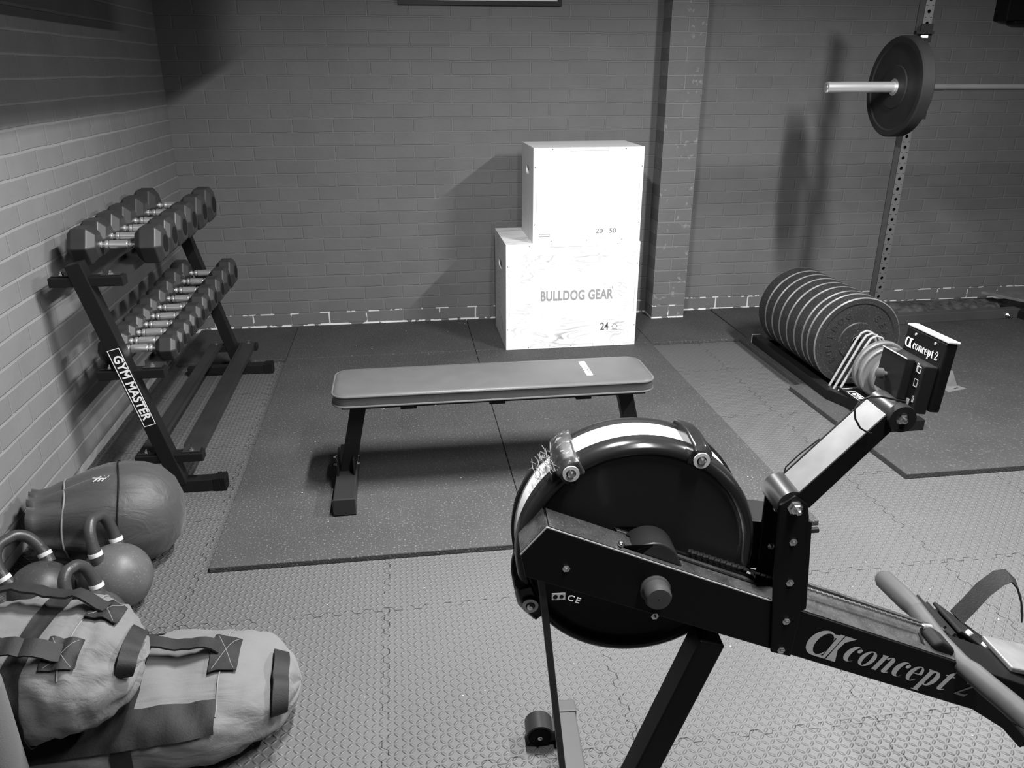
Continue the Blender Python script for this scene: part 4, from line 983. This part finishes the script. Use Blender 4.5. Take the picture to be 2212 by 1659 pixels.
b = MB(); b.tube([r3(.512, -.028, .572), r3(.515, -.045, .556), r3(.53, -.058, .538), r3(.56, -.062, .522), r3(.585, -.055, .512)], .0025, 8); b.build('hook_wire', 'blk2', rw, smooth=True)
# footrests on both sides, with straps
for sg, tc_ in ((1, .115), (-1, -.175)):
    fd = Vector((.13, 0, -.10)).normalized()
    def fp(k, t, h): # along the plate, across, out of plate
        base = r3(.625, 0, .50); nrm = Vector((.61, 0, .79))
        return base + fd * k + Vector((0, t, 0)) + nrm * h
    def fb(b, k0, k1, t0, t1, h0, h1): return b.hexa([fp(k0, t0, h0), fp(k1, t0, h0), fp(k1, t1, h0), fp(k0, t1, h0), fp(k0, t0, h1), fp(k1, t0, h1), fp(k1, t1, h1), fp(k0, t1, h1)])
    ta, tb_ = (tc_ - .055, tc_ + .055)
    b = MB(); fb(b, -.02, .22, ta, tb_, -.012, 0); b.build('foot_plate', 'deep', rw, bevel=.004)
    b = MB()
    for k in range(7): fb(b, .0 + k * .03, .006 + k * .03, ta + .006, tb_ - .006, 0, .008)
    b.build('foot_rib', 'blk2', rw)
    b = MB(); fb(b, .04, .20, ta + .008, tb_ - .008, .010, .018); b.build('foot_slide', 'deep', rw, bevel=.003)
    b = MB()
    for kk in (.07, .12): b.cyl(fp(kk, ta + .02, .018), fp(kk, ta + .02, .026), .006, n=12)
    loose(b.build('foot_button', 'white', rw))
    P = [fp(.10, ta + .012, .020), fp(.07, ta + .025, .045), fp(.065, (ta + tb_) / 2, .065), fp(.075, tb_ - .02, .05), fp(.10, tb_ - .01, .02)]
    if sg > 0: P = [r3(.715, .150, .455), r3(.745, .165, .470), r3(.790, .190, .492), r3(.830, .205, .508), r3(.852, .208, .510), r3(.872, .205, .490), r3(.890, .200, .450), r3(.895, .19, .41)]
    b = MB(); b.tube(P, 0, flat=(.034, .003), up=[tuple(Vector((.61, (p.y - tc_) * 6, .79))) if sg < 0 else (.5, -.3, .8) for p in P]); b.build('foot_strap', 'webb', rw, smooth=True, angle=60)
# pale seat rail cap behind the footrests and the far strap
b = MB(); b.prism([(.700, .490), (.98, .41), (.98, .395), (.700, .478)], side, -.035, .055); b.build('rail_cover', 'armtop', rw, bevel=.003)
b = MB(); b.prism([(.70, .455), (1.9, .33), (1.9, .29), (.70, .40)], side, -.030, .030); b.build('monorail', 'blk2', rw, bevel=.003)
b = MB(); b.beam(r3(1.85, 0, .30), r3(1.85, 0, .01), .05, .05, up=(1, 0, 0)); b.beam(r3(1.85, -.2, .005), r3(1.85, .2, .005), .05, .05); b.build('rear_leg', 'legm', rw, bevel=.003)
b = MB(); b.box(*[1.15, 1.38, -.12, .12, .385 - FZ, .42 - FZ]); b.box(*[1.2, 1.33, -.035, .035, .345 - FZ, .385 - FZ]); b.build('seat', 'grip', rw, bevel=.012, seg=3)
# front legs and floor crossbar with transport wheels
b = MB(); b.beam(r3(-.166, -.032, .735), r3(-.088, -.012, .022), .030, .012, up=(1, 0, 0)); b.build('front_leg', 'legm', rw, bevel=.002)
b = MB(); b.beam(r3(.128, -.034, .595), r3(-.050, -.012, .020), .050, .046, up=(1, 0, 0)); b.build('rear_strut', 'frame', rw, bevel=.003)
b = MB(); b.box(*[-.080, -.030, -.34, .375, .005, .055]); b.build('floor_crossbar', 'armtop' if False else 'postf', rw, bevel=.004)
for t0, t1 in ((.372, .412), (-.377, -.337)):
    b = MB(); b.box(-.083, -.027, t0, t1, .0, .058); b.build('crossbar_cap', 'postf', rw, bevel=.004)
for tt in (.345, -.345):
    b = MB(); b.cyl(r3(-.122, tt - .022, FZ + .028), r3(-.122, tt + .018, FZ + .028), .0275, n=32); b.build('transport_wheel', 'deep', rw, smooth=True, angle=40)
    arcp = [(-.122 + .034 * math.cos(math.radians(a)), FZ + .032 + .034 * math.sin(math.radians(a))) for a in range(20, 201, 15)]
    arci = [(-.122 + .029 * math.cos(math.radians(a)), FZ + .032 + .029 * math.sin(math.radians(a))) for a in range(200, 19, -15)]
    b = MB(); b.prism(arcp + arci, side, tt - .026, tt + .026); b.beam(r3(-.10, tt, FZ + .03), r3(-.078, tt, FZ + .03), .04, .03); b.build('wheel_guard', 'blk2', rw, smooth=True, angle=40)
    b = MB(); b.hexbolt(r3(-.122, tt - .024, FZ + .028), (0, -1, 0), .005, .003); b.build('wheel_bolt', 'steel', rw)

# ------------------------------------------------------------------ scattered chalk crumbs and paint chips on the floor
random.seed(3)
for label, n, x0, x1, y0, y1, z in (('tiny pale paint crumbs scattered over the black rubber mats', 60, .65, 2.6, -2.5, -.1, .0002), ('tiny pale crumbs scattered over the grey foam tiles in front', 45, .70, 3.0, -3.6, -2.68, FZ + .0002)):
    b = MB()
    for k in range(n):
        r = random.uniform(.0012, .0032)
        b.lathe([(r * .6, 0), (r, r * .3), (r * .5, r * .6)], (random.uniform(x0, x1), random.uniform(y0, y1), z), (0, 0, 1), 5)
    tag(b.build('paint_crumbs', 'grey'), label, 'crumbs', kind='stuff')
